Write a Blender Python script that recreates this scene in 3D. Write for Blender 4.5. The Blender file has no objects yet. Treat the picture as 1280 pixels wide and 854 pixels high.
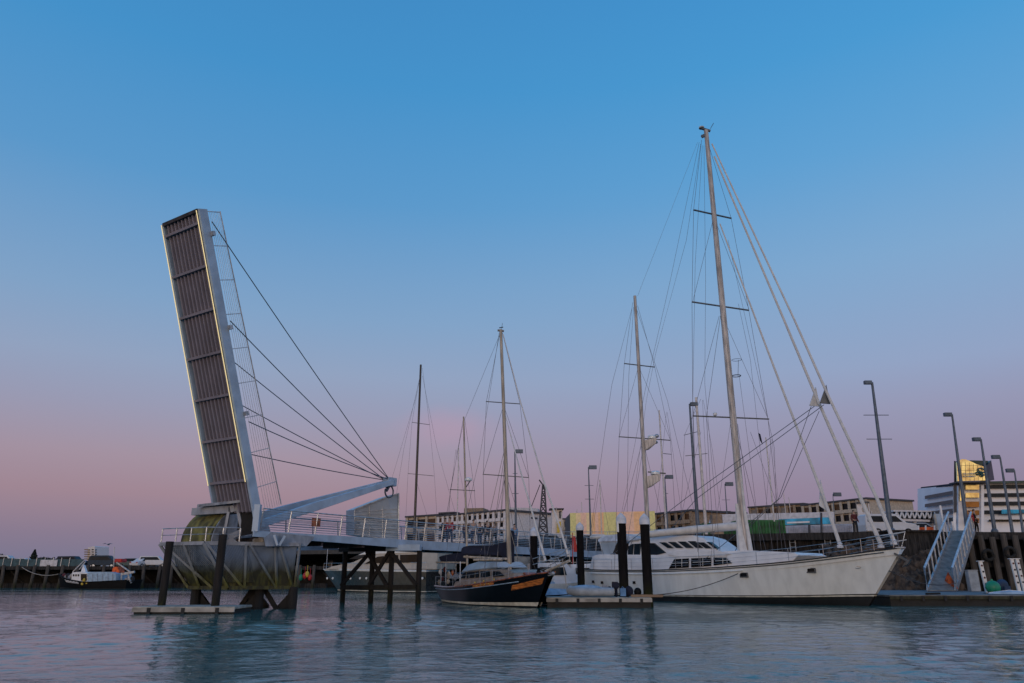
import bpy, bmesh, math, random
from mathutils import Vector, Matrix, noise
V = Vector
PI = math.pi
R = random.Random(7)
F = 930.0; TH = math.atan(292 / F); CH = 1.55
ST, CT = math.sin(TH), math.cos(TH)
sc = bpy.context.scene
COL = sc.collection

# ---------- survey helpers: a sight line of the photograph cut with a plane of the place
def ray(px, py):
    x = (px - 640) / F; v = (427 - py) / F
    return V((x, CT - v * ST, ST + v * CT))
def W(px, py, Y):
    d = ray(px, py); return V((0, 0, CH)) + d * (Y / d.y)
def G(px, py, z=0.0):
    d = ray(px, py); return V((0, 0, CH)) + d * ((z - CH) / d.z)
def sidepoint(root, px, py, ly):
    """point of a boat's own plane y = ly on the sight line, in the boat's local frame"""
    M = root['_m'] if False else MATS_W[root.name]
    Mi = M.inverted(); o = Mi @ V((0, 0, CH)); d = (Mi.to_3x3() @ ray(px, py))
    t = (ly - o.y) / d.y; return o + d * t
MATS_W = {}

# ---------- mesh builder
class MB:
    def __init__(s): s.v = []; s.f = []; s.m = []; s.smooth = False
    def add(s, vs, fs, m=0):
        b = len(s.v); s.v += [V(p) for p in vs]
        for f in fs: s.f.append([b + i for i in f]); s.m.append(m)
        return s
    def box(s, c, size, rz=0, m=0):
        x, y, z = [k / 2 for k in size]; c = V(c); M = Matrix.Rotation(rz, 3, 'Z')
        vs = [c + M @ V((a * x, b * y, d * z)) for d in (-1, 1) for a, b in ((-1, -1), (1, -1), (1, 1), (-1, 1))]
        return s.add(vs, [(3, 2, 1, 0), (4, 5, 6, 7), (0, 1, 5, 4), (1, 2, 6, 5), (2, 3, 7, 6), (3, 0, 4, 7)], m)
    def beam(s, p, q, w, h, up=(0, 0, 1), m=0):
        p = V(p); q = V(q); d = (q - p).normalized(); up = V(up)
        if abs(d.dot(up)) > .98: up = V((0, 1, 0))
        a = d.cross(up).normalized() * w / 2; b = a.cross(d).normalized() * h / 2
        vs = [e + i * a + j * b for e in (p, q) for i, j in ((-1, -1), (1, -1), (1, 1), (-1, 1))]
        return s.add(vs, [(3, 2, 1, 0), (4, 5, 6, 7), (0, 1, 5, 4), (1, 2, 6, 5), (2, 3, 7, 6), (3, 0, 4, 7)], m)
    def tube(s, pts, r, n=6, m=0, r1=None, cap=True):
        pts = [V(p) for p in pts]; k = len(pts); rings = []
        r1 = r if r1 is None else r1
        for i, p in enumerate(pts):
            d = (pts[min(i + 1, k - 1)] - pts[max(i - 1, 0)]).normalized()
            up = V((0, 0, 1)) if abs(d.z) < .95 else V((0, 1, 0))
            a = d.cross(up).normalized(); b = a.cross(d)
            rr = r + (r1 - r) * i / max(1, k - 1)
            rings.append([p + (a * math.cos(t) + b * math.sin(t)) * rr for t in [2 * PI * j / n for j in range(n)]])
        vs = [q for g in rings for q in g]; fs = []
        for i in range(k - 1):
            for j in range(n):
                fs.append((i * n + j, i * n + (j + 1) % n, (i + 1) * n + (j + 1) % n, (i + 1) * n + j))
        if cap: fs += [tuple(range(n - 1, -1, -1)), tuple((k - 1) * n + j for j in range(n))]
        return s.add(vs, fs, m)
    def lathe(s, c, prof, n=12, m=0, ax=(0, 0, 1)):
        c = V(c); q = V((0, 0, 1)).rotation_difference(V(ax))
        vs = []; fs = []
        for r, z in prof:
            for j in range(n):
                t = 2 * PI * j / n; vs.append(c + q @ V((r * math.cos(t), r * math.sin(t), z)))
        k = len(prof)
        for i in range(k - 1):
            for j in range(n):
                fs.append((i * n + j, i * n + (j + 1) % n, (i + 1) * n + (j + 1) % n, (i + 1) * n + j))
        fs += [tuple(range(n - 1, -1, -1)), tuple((k - 1) * n + j for j in range(n))]
        return s.add(vs, fs, m)
    def prism(s, poly, off, m=0):
        """closed solid: polygon (3-D points) pushed by vector off"""
        n = len(poly); off = V(off); vs = [V(p) for p in poly] + [V(p) + off for p in poly]
        fs = [tuple(range(n)), tuple(range(2 * n - 1, n - 1, -1))]
        fs += [(i, i + n, (i + 1) % n + n, (i + 1) % n) for i in range(n)]
        return s.add(vs, fs, m)
    def loft(s, secs, m=0):
        n = len(secs[0]); vs = [p for q in secs for p in q]; fs = []
        for i in range(len(secs) - 1):
            for j in range(n):
                fs.append((i * n + j, i * n + (j + 1) % n, (i + 1) * n + (j + 1) % n, (i + 1) * n + j))
        fs += [tuple(range(n - 1, -1, -1)), tuple((len(secs) - 1) * n + j for j in range(n))]
        return s.add(vs, fs, m)
    def ell(s, c, r, n=12, k=8, m=0):
        c = V(c); vs = []; fs = []
        for i in range(k + 1):
            t = PI * (i + .0) / k; t = min(max(t, .02), PI - .02)
            for j in range(n):
                a = 2 * PI * j / n; vs.append(c + V((r[0] * math.sin(t) * math.cos(a), r[1] * math.sin(t) * math.sin(a), r[2] * math.cos(t))))
        for i in range(k):
            for j in range(n): fs.append((i * n + j, (i + 1) * n + j, (i + 1) * n + (j + 1) % n, i * n + (j + 1) % n))
        fs += [tuple(range(n)), tuple(k * n + j for j in range(n - 1, -1, -1))]
        return s.add(vs, fs, m)
    def mesh(s, name, mats, smooth=False, bevel=0):
        me = bpy.data.meshes.new(name); me.from_pydata([tuple(p) for p in s.v], [], s.f)
        for a in mats: me.materials.append(a)
        for p, i in zip(me.polygons, s.m): p.material_index = i
        bm = bmesh.new(); bm.from_mesh(me); bmesh.ops.recalc_face_normals(bm, faces=bm.faces)
        if bevel: bmesh.ops.bevel(bm, geom=[e for e in bm.edges if e.is_manifold and e.calc_face_angle(0) > .6], offset=bevel, segments=2, affect='EDGES', clamp_overlap=True)
        bm.to_mesh(me); bm.free()
        if smooth:
            for p in me.polygons: p.use_smooth = True
            me.set_sharp_from_angle(angle=math.radians(40))
        return me

def thing(name, label, cat, loc=(0, 0, 0), rz=0, group=None):
    o = bpy.data.objects.new(name, None); COL.objects.link(o); o.empty_display_size = .3
    o.location = loc; o.rotation_euler = (0, 0, rz); o['label'] = label; o['category'] = cat
    if group: o['group'] = group
    MATS_W[o.name] = Matrix.Translation(V(loc)) @ Matrix.Rotation(rz, 4, 'Z')
    return o
def part(name, mb, mat, parent, smooth=False, bevel=0, label=None, world=False, kind=None):
    """mb in the frame of its thing (or of the world when world=True)"""
    if world:
        r = parent
        while r.parent: r = r.parent
        Mi = MATS_W[r.name].inverted(); mb.v = [Mi @ p for p in mb.v]
    me = mb.mesh(name, mat if isinstance(mat, list) else [mat], smooth, bevel)
    o = bpy.data.objects.new(name, me); COL.objects.link(o); o.parent = parent
    if label: o['label'] = label
    if kind: o['kind'] = kind
    return o
def solo(name, mb, mat, label, cat, smooth=False, bevel=0, group=None):
    """a thing that is one mesh, origin at its base"""
    xs = [p.x for p in mb.v]; ys = [p.y for p in mb.v]; zs = [p.z for p in mb.v]
    c = V(((min(xs) + max(xs)) / 2, (min(ys) + max(ys)) / 2, min(zs))); mb.v = [p - c for p in mb.v]
    o = bpy.data.objects.new(name, mb.mesh(name, mat if isinstance(mat, list) else [mat], smooth, bevel)); COL.objects.link(o)
    o.location = c; o['label'] = label; o['category'] = cat
    if group: o['group'] = group
    return o
def struct(name, mb, mat, smooth=False, bevel=0):
    o = bpy.data.objects.new(name, mb.mesh(name, mat if isinstance(mat, list) else [mat], smooth, bevel)); COL.objects.link(o); o['kind'] = 'structure'; return o
def dup(root, loc, rz=0, label=None, group=None, scale=None):
    kids = {}
    for o in list(root.children): kids[o] = list(o.children)
    r = root.copy(); COL.objects.link(r); r.location = loc; r.rotation_euler = (0, 0, rz)
    if scale: r.scale = scale
    if label: r['label'] = label
    if group: r['group'] = group
    for ch, gs in kids.items():
        c = ch.copy(); COL.objects.link(c); c.parent = r
        for g in gs: d = g.copy(); COL.objects.link(d); d.parent = c
    return r
def empty_at(root, p): return MATS_W[root.name].inverted() @ V(p)

# ---------- materials
def mat(name, col, rough=.6, metal=0, var=.12, scale=3.0, bump=0.0, bscale=None, col2=None, detail=5, coat=0, spec=None, stretch=None):
    m = bpy.data.materials.new(name); m.use_nodes = True; nt = m.node_tree; N = nt.nodes; Lk = nt.links
    b = N['Principled BSDF']; b.inputs['Roughness'].default_value = rough; b.inputs['Metallic'].default_value = metal
    if coat: b.inputs['Coat Weight'].default_value = coat
    if spec is not None: b.inputs['Specular IOR Level'].default_value = spec
    tc = N.new('ShaderNodeTexCoord'); mp = N.new('ShaderNodeMapping'); Lk.new(tc.outputs['Object'], mp.inputs[0])
    if stretch: mp.inputs['Scale'].default_value = stretch
    n = N.new('ShaderNodeTexNoise'); n.inputs['Scale'].default_value = scale; n.inputs['Detail'].default_value = detail; Lk.new(mp.outputs[0], n.inputs[0])
    rp = N.new('ShaderNodeValToRGB'); Lk.new(n.outputs[0], rp.inputs[0])
    c2 = col2 if col2 else tuple(max(0, c * (1 - 2.2 * var)) for c in col)
    c1 = col if col2 else tuple(min(1, c * (1 + var)) for c in col)
    rp.color_ramp.elements[0].position = .35; rp.color_ramp.elements[0].color = (*c2, 1)
    rp.color_ramp.elements[1].position = .62; rp.color_ramp.elements[1].color = (*c1, 1)
    Lk.new(rp.outputs[0], b.inputs['Base Color'])
    if bump:
        n2 = N.new('ShaderNodeTexNoise'); n2.inputs['Scale'].default_value = bscale or scale * 4; n2.inputs['Detail'].default_value = 6; Lk.new(mp.outputs[0], n2.inputs[0])
        bp = N.new('ShaderNodeBump'); bp.inputs['Strength'].default_value = bump; bp.inputs['Distance'].default_value = .03
        Lk.new(n2.outputs[0], bp.inputs['Height']); Lk.new(bp.outputs[0], b.inputs['Normal'])
    return m
def grown(name, col, low, z0, z1, rough=.7, stretch=(3, 3, .4), slime=(.03, .035, .008), var=.15, spread=1.6, spec=.3):
    """steel or timber with tide growth below a height (a stain of the thing itself), streaked upwards; object z is height"""
    m = mat(name, col, rough, var=var, scale=2.5, bump=.15, stretch=stretch, spec=spec); nt = m.node_tree; N = nt.nodes; Lk = nt.links
    b = N['Principled BSDF']; src = b.inputs['Base Color'].links[0].from_socket
    g = N.new('ShaderNodeNewGeometry'); sx = N.new('ShaderNodeSeparateXYZ'); Lk.new(g.outputs['Position'], sx.inputs[0])
    n = N.new('ShaderNodeTexNoise'); n.inputs['Scale'].default_value = 2.2; n.inputs['Detail'].default_value = 7; mp = N.new('ShaderNodeMapping'); mp.inputs['Scale'].default_value = (2.5, 2.5, .7)
    Lk.new(g.outputs['Position'], mp.inputs[0]); Lk.new(mp.outputs[0], n.inputs[0])
    ma = N.new('ShaderNodeMath'); ma.operation = 'MULTIPLY_ADD'; Lk.new(n.outputs[0], ma.inputs[0]); ma.inputs[1].default_value = (z1 - z0) * spread; Lk.new(sx.outputs[2], ma.inputs[2])
    mr = N.new('ShaderNodeMapRange'); Lk.new(ma.outputs[0], mr.inputs[0]); mr.inputs[1].default_value = z0 + (z1 - z0) * spread / 2; mr.inputs[2].default_value = z1 + (z1 - z0) * spread / 2
    mx = N.new('ShaderNodeMix'); mx.data_type = 'RGBA'; Lk.new(mr.outputs[0], mx.inputs[0]); mx.inputs[6].default_value = (*low, 1); Lk.new(src, mx.inputs[7])
    mr2 = N.new('ShaderNodeMapRange'); Lk.new(n.outputs[0], mr2.inputs[0]); mr2.inputs[1].default_value = .45; mr2.inputs[2].default_value = .6
    mx2 = N.new('ShaderNodeMix'); mx2.data_type = 'RGBA'; Lk.new(mr2.outputs[0], mx2.inputs[0]); mx2.inputs[6].default_value = (*low, 1); mx2.inputs[7].default_value = (*slime, 1)
    Lk.new(mx2.outputs[2], mx.inputs[6]); Lk.new(mx.outputs[2], b.inputs['Base Color'])
    return m
def emit(name, col, s):
    m = bpy.data.materials.new(name); m.use_nodes = True; b = m.node_tree.nodes['Principled BSDF']
    b.inputs['Base Color'].default_value = (*col, 1); b.inputs['Emission Color'].default_value = (*col, 1); b.inputs['Emission Strength'].default_value = s; return m
def glass(name, col, rough=.05, metal=.0, spec=None):
    m = mat(name, col, rough, metal, var=.2, scale=.8, spec=spec); return m

M = dict(
    gelcoat=mat('white_gelcoat', (.70, .72, .72), .30, var=.045, scale=1.6, coat=.2, stretch=(1.5, 1.5, .3), detail=8),
    gelwear=mat('white_painted_cabin', (.74, .75, .78), .35, var=.05, scale=1.2),
    antifoul=mat('black_antifouling', (.012, .012, .014), .5),
    bootwhite=mat('white_boot_top', (.6, .58, .5), .5),
    teak=mat('weathered_teak', (.25, .17, .11), .7, scale=6, stretch=(1, 8, 8)),
    varnish=mat('varnished_mahogany', (.30, .085, .025), .25, var=.3, scale=4, coat=.6),
    navyhull=mat('near_black_blue_hull', (.004, .005, .008), .35, var=.1, spec=.25),
    canvas_navy=mat('navy_canvas', (.010, .014, .035), .9, bump=.4, bscale=8),
    canvas_grey=mat('pale_grey_canvas', (.5, .52, .56), .9, bump=.4, bscale=6),
    canvas_white=mat('white_sailcloth', (.62, .60, .58), .9, var=.06, bump=.3, bscale=5),
    tint=glass('tinted_boat_glass', (.010, .022, .034), .12, spec=.22),
    darkglass=glass('dark_window_glass', (.01, .012, .015), .15, spec=.2),
    greyglass=mat('grey_building_glass', (.02, .027, .035), .3, spec=.15),
    sunsetglass=glass('sunset_tinted_glass', (1.0, .80, .42), .18, .9),  # gold base colour stands in for the reflected sunset
    tealglass=glass('teal_mirror_glass', (.012, .05, .065), .15, .3),
    shedglass=mat('frosted_shed_panel', (.36, .43, .50), .25, var=.10, scale=.8),
    mastwood=mat('cream_mast_paint', (.42, .36, .29), .5, var=.2, scale=3, stretch=(4, 4, .3)),
    mastgrey=mat('weathered_grey_mast', (.46, .415, .385), .5, .1, var=.22, scale=3, stretch=(4, 4, .35)),
    mastwhite=mat('white_mast_paint', (.60, .56, .54), .45, var=.1),
    mastdark=mat('black_carbon_mast', (.015, .015, .017), .35),
    alloy=mat('dark_anodised_alloy', (.12, .13, .14), .4, .6),
    steel=mat('stainless_steel', (.55, .56, .58), .3, .8),
    wire=mat('rigging_wire', (.16, .15, .16), .5, .4),
    rope=mat('old_rope', (.35, .31, .27), .9),
    darkrope=mat('dark_mooring_rope', (.05, .05, .055), .9),
    blue_paint=mat('pale_blue_bridge_paint', (.36, .46, .58), .45, var=.08, scale=1.5, bump=.05),
    grey_steel=mat('grey_bridge_steel', (.26, .28, .32), .5, .1, var=.2, scale=2.0, stretch=(1, 1, .4), bump=.1),
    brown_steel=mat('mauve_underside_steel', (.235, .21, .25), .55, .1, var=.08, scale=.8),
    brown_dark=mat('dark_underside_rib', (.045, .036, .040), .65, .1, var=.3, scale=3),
    galv=mat('galvanised_steel', (.42, .44, .47), .45, .5, var=.15, scale=4),
    led=emit('warm_strip_light', (1.0, .80, .40), .62),
    moss=mat('mossy_drum', (.21, .19, .05), .85, scale=2.6, stretch=(1, 1, .5), col2=(.035, .034, .014), bump=.5, bscale=7),
    concrete=mat('weathered_concrete', (.36, .34, .31), .85, var=.2, scale=1.3, bump=.3),
    pontoon=mat('pontoon_top', (.36, .35, .31), .85, var=.15, scale=2.2, bump=.3),
    pontoonblue=mat('pontoon_deck', (.17, .18, .19), .8, var=.2, scale=1.5, bump=.2),
    floatdark=mat('dark_pontoon_float', (.018, .018, .018), .8),
    pile=grown('black_steel_pile', (.010, .009, .010), (.02, .02, .013), .3, 1.5, .85, spec=.1),
    timber=grown('weathered_timber_pile', (.085, .075, .068), (.03, .03, .018), .2, 1.2, .85),
    oldtimber=grown('dark_wet_timber', (.020, .017, .016), (.010, .010, .007), .2, 1.2, .85),
    blackpile=mat('tarred_timber', (.010, .009, .009), .85, bump=.4),
    quaydark=mat('tarred_quay_timber', (.028, .025, .024), .9, scale=3, stretch=(3, 3, .4), var=.4, bump=.4),
    quaytop=mat('quay_asphalt', (.06, .06, .06), .9),
    rock=mat('wet_brown_rock', (.12, .085, .06), .95, scale=2.2, col2=(.015, .011, .009), bump=1, bscale=5),
    cap=mat('white_pile_cap', (.62, .63, .68), .5, var=.08),
    lamp=mat('grey_lamp_steel', (.10, .13, .17), .5, .3),
    fence_white=mat('white_hoarding', (.55, .55, .60), .5, var=.1),
    green=mat('green_container_paint', (.008, .12, .03), .5, var=.25, scale=1.5),
    cyan=mat('cyan_sign_paint', (.02, .38, .62), .4, var=.3, scale=.8),
    bldwhite=mat('pale_render', (.70, .66, .66), .8, var=.06),
    bldcream=mat('cream_render', (.50, .42, .33), .8, var=.1),
    bldtan=mat('tan_cladding', (.30, .22, .15), .8, var=.15),
    blddark=mat('dark_cladding', (.06, .06, .07), .7),
    red=mat('red_paint', (.45, .02, .02), .5), orange=mat('orange_paint', (.62, .10, .015), .6, var=.3),
    orangetrim=mat('varnished_orange_timber', (.50, .16, .03), .3, var=.35, scale=4, stretch=(.5, 1, 6), coat=.3),
    gold=mat('gold_leaf_lettering', (.75, .5, .12), .35, .6), black=mat('black_paint', (.007, .007, .008), .6, spec=.15),
    yellow=mat('yellow_paint', (.60, .42, .05), .6), teal=mat('green_buoy_plastic', (.01, .22, .12), .5),
    hedge=mat('teal_fence_mesh', (.05, .10, .12), .8), carwhite=mat('white_car_paint', (.60, .61, .64), .4, var=.03, spec=.3),
    carblue=mat('dark_blue_car_paint', (.015, .035, .06), .45, var=.1, spec=.15), cargreen=mat('green_grey_car_paint', (.07, .11, .11), .45, var=.1, spec=.2),
    tyre=mat('tyre_rubber', (.015, .015, .015), .9), white=mat('white_plain_paint', (.72, .72, .74), .45, var=.05),
    skin=mat('skin', (.42, .26, .19), .6), hair=mat('dark_hair', (.02, .014, .01), .8), denim=mat('blue_denim', (.03, .045, .10), .9),
    clothdark=mat('charcoal_cloth', (.02, .022, .03), .9), clothgrey=mat('grey_cloth', (.25, .27, .32), .9), clothred=mat('red_cloth', (.38, .02, .03), .9),
    clothblue=mat('light_blue_cloth', (.12, .25, .45), .9), clothmaroon=mat('maroon_cloth', (.10, .02, .025), .9),
    motorhull=mat('dark_green_grey_hull', (.036, .045, .042), .25, var=.1, coat=.4), inflat=mat('grey_inflatable_rubber', (.30, .34, .38), .6, var=.1),
    paleblue=mat('pale_blue_boat_cover', (.30, .42, .55), .6, var=.1), leaf=mat('dark_foliage', (.03, .045, .035), .9, col2=(.015, .02, .018)), leaf2=mat('grey_green_foliage', (.05, .07, .05), .9),
    bldside=mat('shaded_grey_render', (.38, .38, .42), .8), winwarm=mat('timber_screen_behind_glass', (.10, .055, .03), .5, spec=.2), wincurtain=mat('drawn_blind_behind_glass', (.22, .20, .19), .5, spec=.2), bundleblue=mat('blue_tarpaulin', (.02, .05, .11), .7, bump=.5), cabin=mat('buff_cabin_paint', (.27, .22, .18), .5, var=.15, scale=4), creamdeck=mat('cream_deckhouse_paint', (.46, .42, .36), .45, var=.04), officewhite=mat('white_office_cladding', (.80, .81, .86), .6, var=.03, scale=.3), bark=mat('tree_bark', (.08, .06, .05), .9), hill=mat('haze_blue_forest_hill', (.06, .10, .15), 1, scale=.01, var=.3),
    gangway=mat('gangway_deck', (.21, .20, .185), .7, var=.15, scale=2), rail_blue=mat('pale_blue_handrail', (.42, .52, .62), .4),
)
for k, c in dict(pink=(.95, .62, .46), lime=(.78, .72, .30), peach=(.98, .58, .30), cream=(.95, .74, .42)).items():
    M['clad_' + k] = mat('cladding_' + k, c, .6, var=.05)

# ---------- camera, sky, sun
cam = bpy.data.cameras.new('camera'); co = bpy.data.objects.new('camera', cam); COL.objects.link(co)
co.location = (0, 0, CH); co.rotation_euler = (PI / 2 + TH, 0, 0); cam.sensor_width = 36; cam.lens = 36 * F / 1280; cam.clip_end = 20000; cam.clip_start = .1
sc.camera = co
sc.view_settings.view_transform = 'Standard'; sc.view_settings.look = 'None'; sc.view_settings.exposure = 0; sc.view_settings.gamma = 1; sc.view_settings.use_curve_mapping = False
sc.cycles.max_bounces = 5; sc.cycles.use_denoising = True

def s2l(c): return tuple(((x / 255) / 12.92 if x / 255 <= .04045 else ((x / 255 + .055) / 1.055) ** 2.4) for x in c)
w = bpy.data.worlds.new('World'); sc.world = w; w.use_nodes = True; nt = w.node_tree; N = nt.nodes; Lk = nt.links; N.clear()
out = N.new('ShaderNodeOutputWorld'); bg = N.new('ShaderNodeBackground'); bg2 = N.new('ShaderNodeBackground'); addn = N.new('ShaderNodeAddShader')
SUN_EL, SUN_AZ = math.radians(2.0), math.radians(196)     # behind the camera, a little to its left
sky = N.new('ShaderNodeTexSky'); sky.sky_type = 'NISHITA'; sky.sun_disc = False; sky.sun_elevation = math.radians(1.0); sky.sun_rotation = SUN_AZ
Lk.new(sky.outputs[0], bg2.inputs[0]); bg2.inputs[1].default_value = .012
tc = N.new('ShaderNodeTexCoord'); sp = N.new('ShaderNodeSeparateXYZ'); Lk.new(tc.outputs['Generated'], sp.inputs[0])
asn = N.new('ShaderNodeMath'); asn.operation = 'ARCSINE'; Lk.new(sp.outputs[2], asn.inputs[0])
dv = N.new('ShaderNodeMath'); dv.operation = 'DIVIDE'; Lk.new(asn.outputs[0], dv.inputs[0]); dv.inputs[1].default_value = PI / 2
def ramp(stops):
    r = N.new('ShaderNodeValToRGB'); Lk.new(dv.outputs[0], r.inputs[0]); e = r.color_ramp.elements
    while len(e) < len(stops): e.new(.5)
    for el, (d, c) in zip(e, stops): el.position = d / 90
    for el, (d, c) in zip(e, stops): el.color = (*s2l(c), 1)
    return r
left = ramp([(0, (112, 116, 142)), (2.6, (132, 120, 143)), (5.4, (156, 131, 146)), (7.9, (160, 142, 159)), (11.4, (150, 152, 178)), (14.5, (143, 160, 190)), (18.7, (126, 160, 197)), (27.4, (88, 150, 201)), (36, (66, 143, 200)), (60, (50, 118, 180)), (90, (50, 104, 164))])
right = ramp([(0, (112, 112, 146)), (3, (130, 119, 149)), (6, (139, 128, 155)), (11, (146, 148, 178)), (14, (143, 160, 194)), (21.5, (125, 166, 206)), (29, (94, 160, 211)), (36, (72, 153, 210)), (42, (64, 146, 207)), (60, (50, 122, 184)), (90, (50, 104, 164))])
west = ramp([(0, (255, 190, 130)), (2, (255, 212, 150)), (6, (255, 215, 178)), (12, (228, 208, 200)), (20, (190, 196, 212)), (35, (140, 170, 210)), (50, (105, 148, 198)), (70, (70, 122, 180)), (90, (50, 104, 164))])
mr = N.new('ShaderNodeMapRange'); Lk.new(sp.outputs[0], mr.inputs[0]); mr.inputs[1].default_value = -.35; mr.inputs[2].default_value = .65; mr.interpolation_type = 'SMOOTHSTEP'
m1 = N.new('ShaderNodeMix'); m1.data_type = 'RGBA'; Lk.new(mr.outputs[0], m1.inputs[0]); Lk.new(left.outputs[0], m1.inputs[6]); Lk.new(right.outputs[0], m1.inputs[7])
mr2 = N.new('ShaderNodeMapRange'); Lk.new(sp.outputs[1], mr2.inputs[0]); mr2.inputs[1].default_value = .25; mr2.inputs[2].default_value = -.75; mr2.interpolation_type = 'SMOOTHSTEP'
m2 = N.new('ShaderNodeMix'); m2.data_type = 'RGBA'; Lk.new(mr2.outputs[0], m2.inputs[0]); Lk.new(m1.outputs[2], m2.inputs[6]); Lk.new(west.outputs[0], m2.inputs[7])
# one faint pink cloud low in the east, soft noise edges
cd = ray(566, 536).normalized(); vs = N.new('ShaderNodeVectorMath'); vs.operation = 'SUBTRACT'; Lk.new(tc.outputs['Generated'], vs.inputs[0]); vs.inputs[1].default_value = cd
cn = N.new('ShaderNodeTexNoise'); cn.inputs['Scale'].default_value = 14; cn.inputs['Detail'].default_value = 4; Lk.new(tc.outputs['Generated'], cn.inputs[0])
vm = N.new('ShaderNodeVectorMath'); vm.operation = 'MULTIPLY'; Lk.new(vs.outputs[0], vm.inputs[0]); vm.inputs[1].default_value = (11, 11, 34)
vl = N.new('ShaderNodeVectorMath'); vl.operation = 'LENGTH'; Lk.new(vm.outputs[0], vl.inputs[0])
ad = N.new('ShaderNodeMath'); ad.operation = 'ADD'; Lk.new(vl.outputs['Value'], ad.inputs[0]); Lk.new(cn.outputs[0], ad.inputs[1])
cm = N.new('ShaderNodeMapRange'); Lk.new(ad.outputs[0], cm.inputs[0]); cm.inputs[1].default_value = 1.7; cm.inputs[2].default_value = .4; cm.inputs[4].default_value = .35; cm.interpolation_type = 'SMOOTHSTEP'
m3 = N.new('ShaderNodeMix'); m3.data_type = 'RGBA'; Lk.new(cm.outputs[0], m3.inputs[0]); Lk.new(m2.outputs[2], m3.inputs[6]); m3.inputs[7].default_value = (*s2l((192, 146, 166)), 1)
Lk.new(m3.outputs[2], bg.inputs[0]); bg.inputs[1].default_value = 1.0
Lk.new(bg.outputs[0], addn.inputs[0]); Lk.new(bg2.outputs[0], addn.inputs[1]); Lk.new(addn.outputs[0], out.inputs[0])
sl = bpy.data.lights.new('sun', 'SUN'); so = bpy.data.objects.new('sun', sl); COL.objects.link(so); sl.energy = .5; sl.angle = math.radians(12); sl.color = (1, .80, .66)
sd = V((math.sin(SUN_AZ) * math.cos(math.radians(5)), math.cos(SUN_AZ) * math.cos(math.radians(5)), math.sin(math.radians(5))))
so.rotation_euler = sd.to_track_quat('Z', 'Y').to_euler()

# ---------- water: real ripples near, bump on top
def water_mat():
    m = bpy.data.materials.new('harbour_water'); m.use_nodes = True; nt = m.node_tree; N = nt.nodes; Lk = nt.links; b = N['Principled BSDF']
    b.inputs['Base Color'].default_value = (.020, .155, .150, 1); b.inputs['Roughness'].default_value = .04; b.inputs['IOR'].default_value = 1.5
    g = N.new('ShaderNodeNewGeometry'); prev = None
    def nz(scale, det, dist, st, stretch=(1, 1, 1), musk=False):
        nonlocal prev
        mp = N.new('ShaderNodeMapping'); mp.inputs['Scale'].default_value = stretch; mp.inputs['Rotation'].default_value = (0, 0, .35); Lk.new(g.outputs['Position'], mp.inputs[0])
        n = N.new('ShaderNodeTexNoise'); n.inputs['Scale'].default_value = scale; n.inputs['Detail'].default_value = det; n.inputs['Distortion'].default_value = .6; Lk.new(mp.outputs[0], n.inputs[0])
        bp = N.new('ShaderNodeBump'); bp.inputs['Distance'].default_value = dist; bp.inputs['Strength'].default_value = st; Lk.new(n.outputs[0], bp.inputs['Height'])
        if prev: Lk.new(prev.outputs[0], bp.inputs['Normal'])
        prev = bp; return bp
    b1 = nz(.6, 3, .09, 1); b2 = nz(2.6, 3, .026, 1, (1, 1.7, 1)); b3 = nz(8, 3, .010, 1, (1, 1.5, 1))
    patch = N.new('ShaderNodeTexNoise'); patch.inputs['Scale'].default_value = .045; patch.inputs['Detail'].default_value = 3; mp = N.new('ShaderNodeMapping'); mp.inputs['Scale'].default_value = (1, 2.4, 1); Lk.new(g.outputs['Position'], mp.inputs[0]); Lk.new(mp.outputs[0], patch.inputs[0])
    mr = N.new('ShaderNodeMapRange'); Lk.new(patch.outputs[0], mr.inputs[0]); mr.inputs[1].default_value = .38; mr.inputs[2].default_value = .6; mr.inputs[3].default_value = .35; mr.inputs[4].default_value = 1.0
    for q in (b1, b2, b3): Lk.new(mr.outputs[0], q.inputs['Strength'])
    Lk.new(prev.outputs[0], b.inputs['Normal']); return m
import numpy as np
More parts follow.
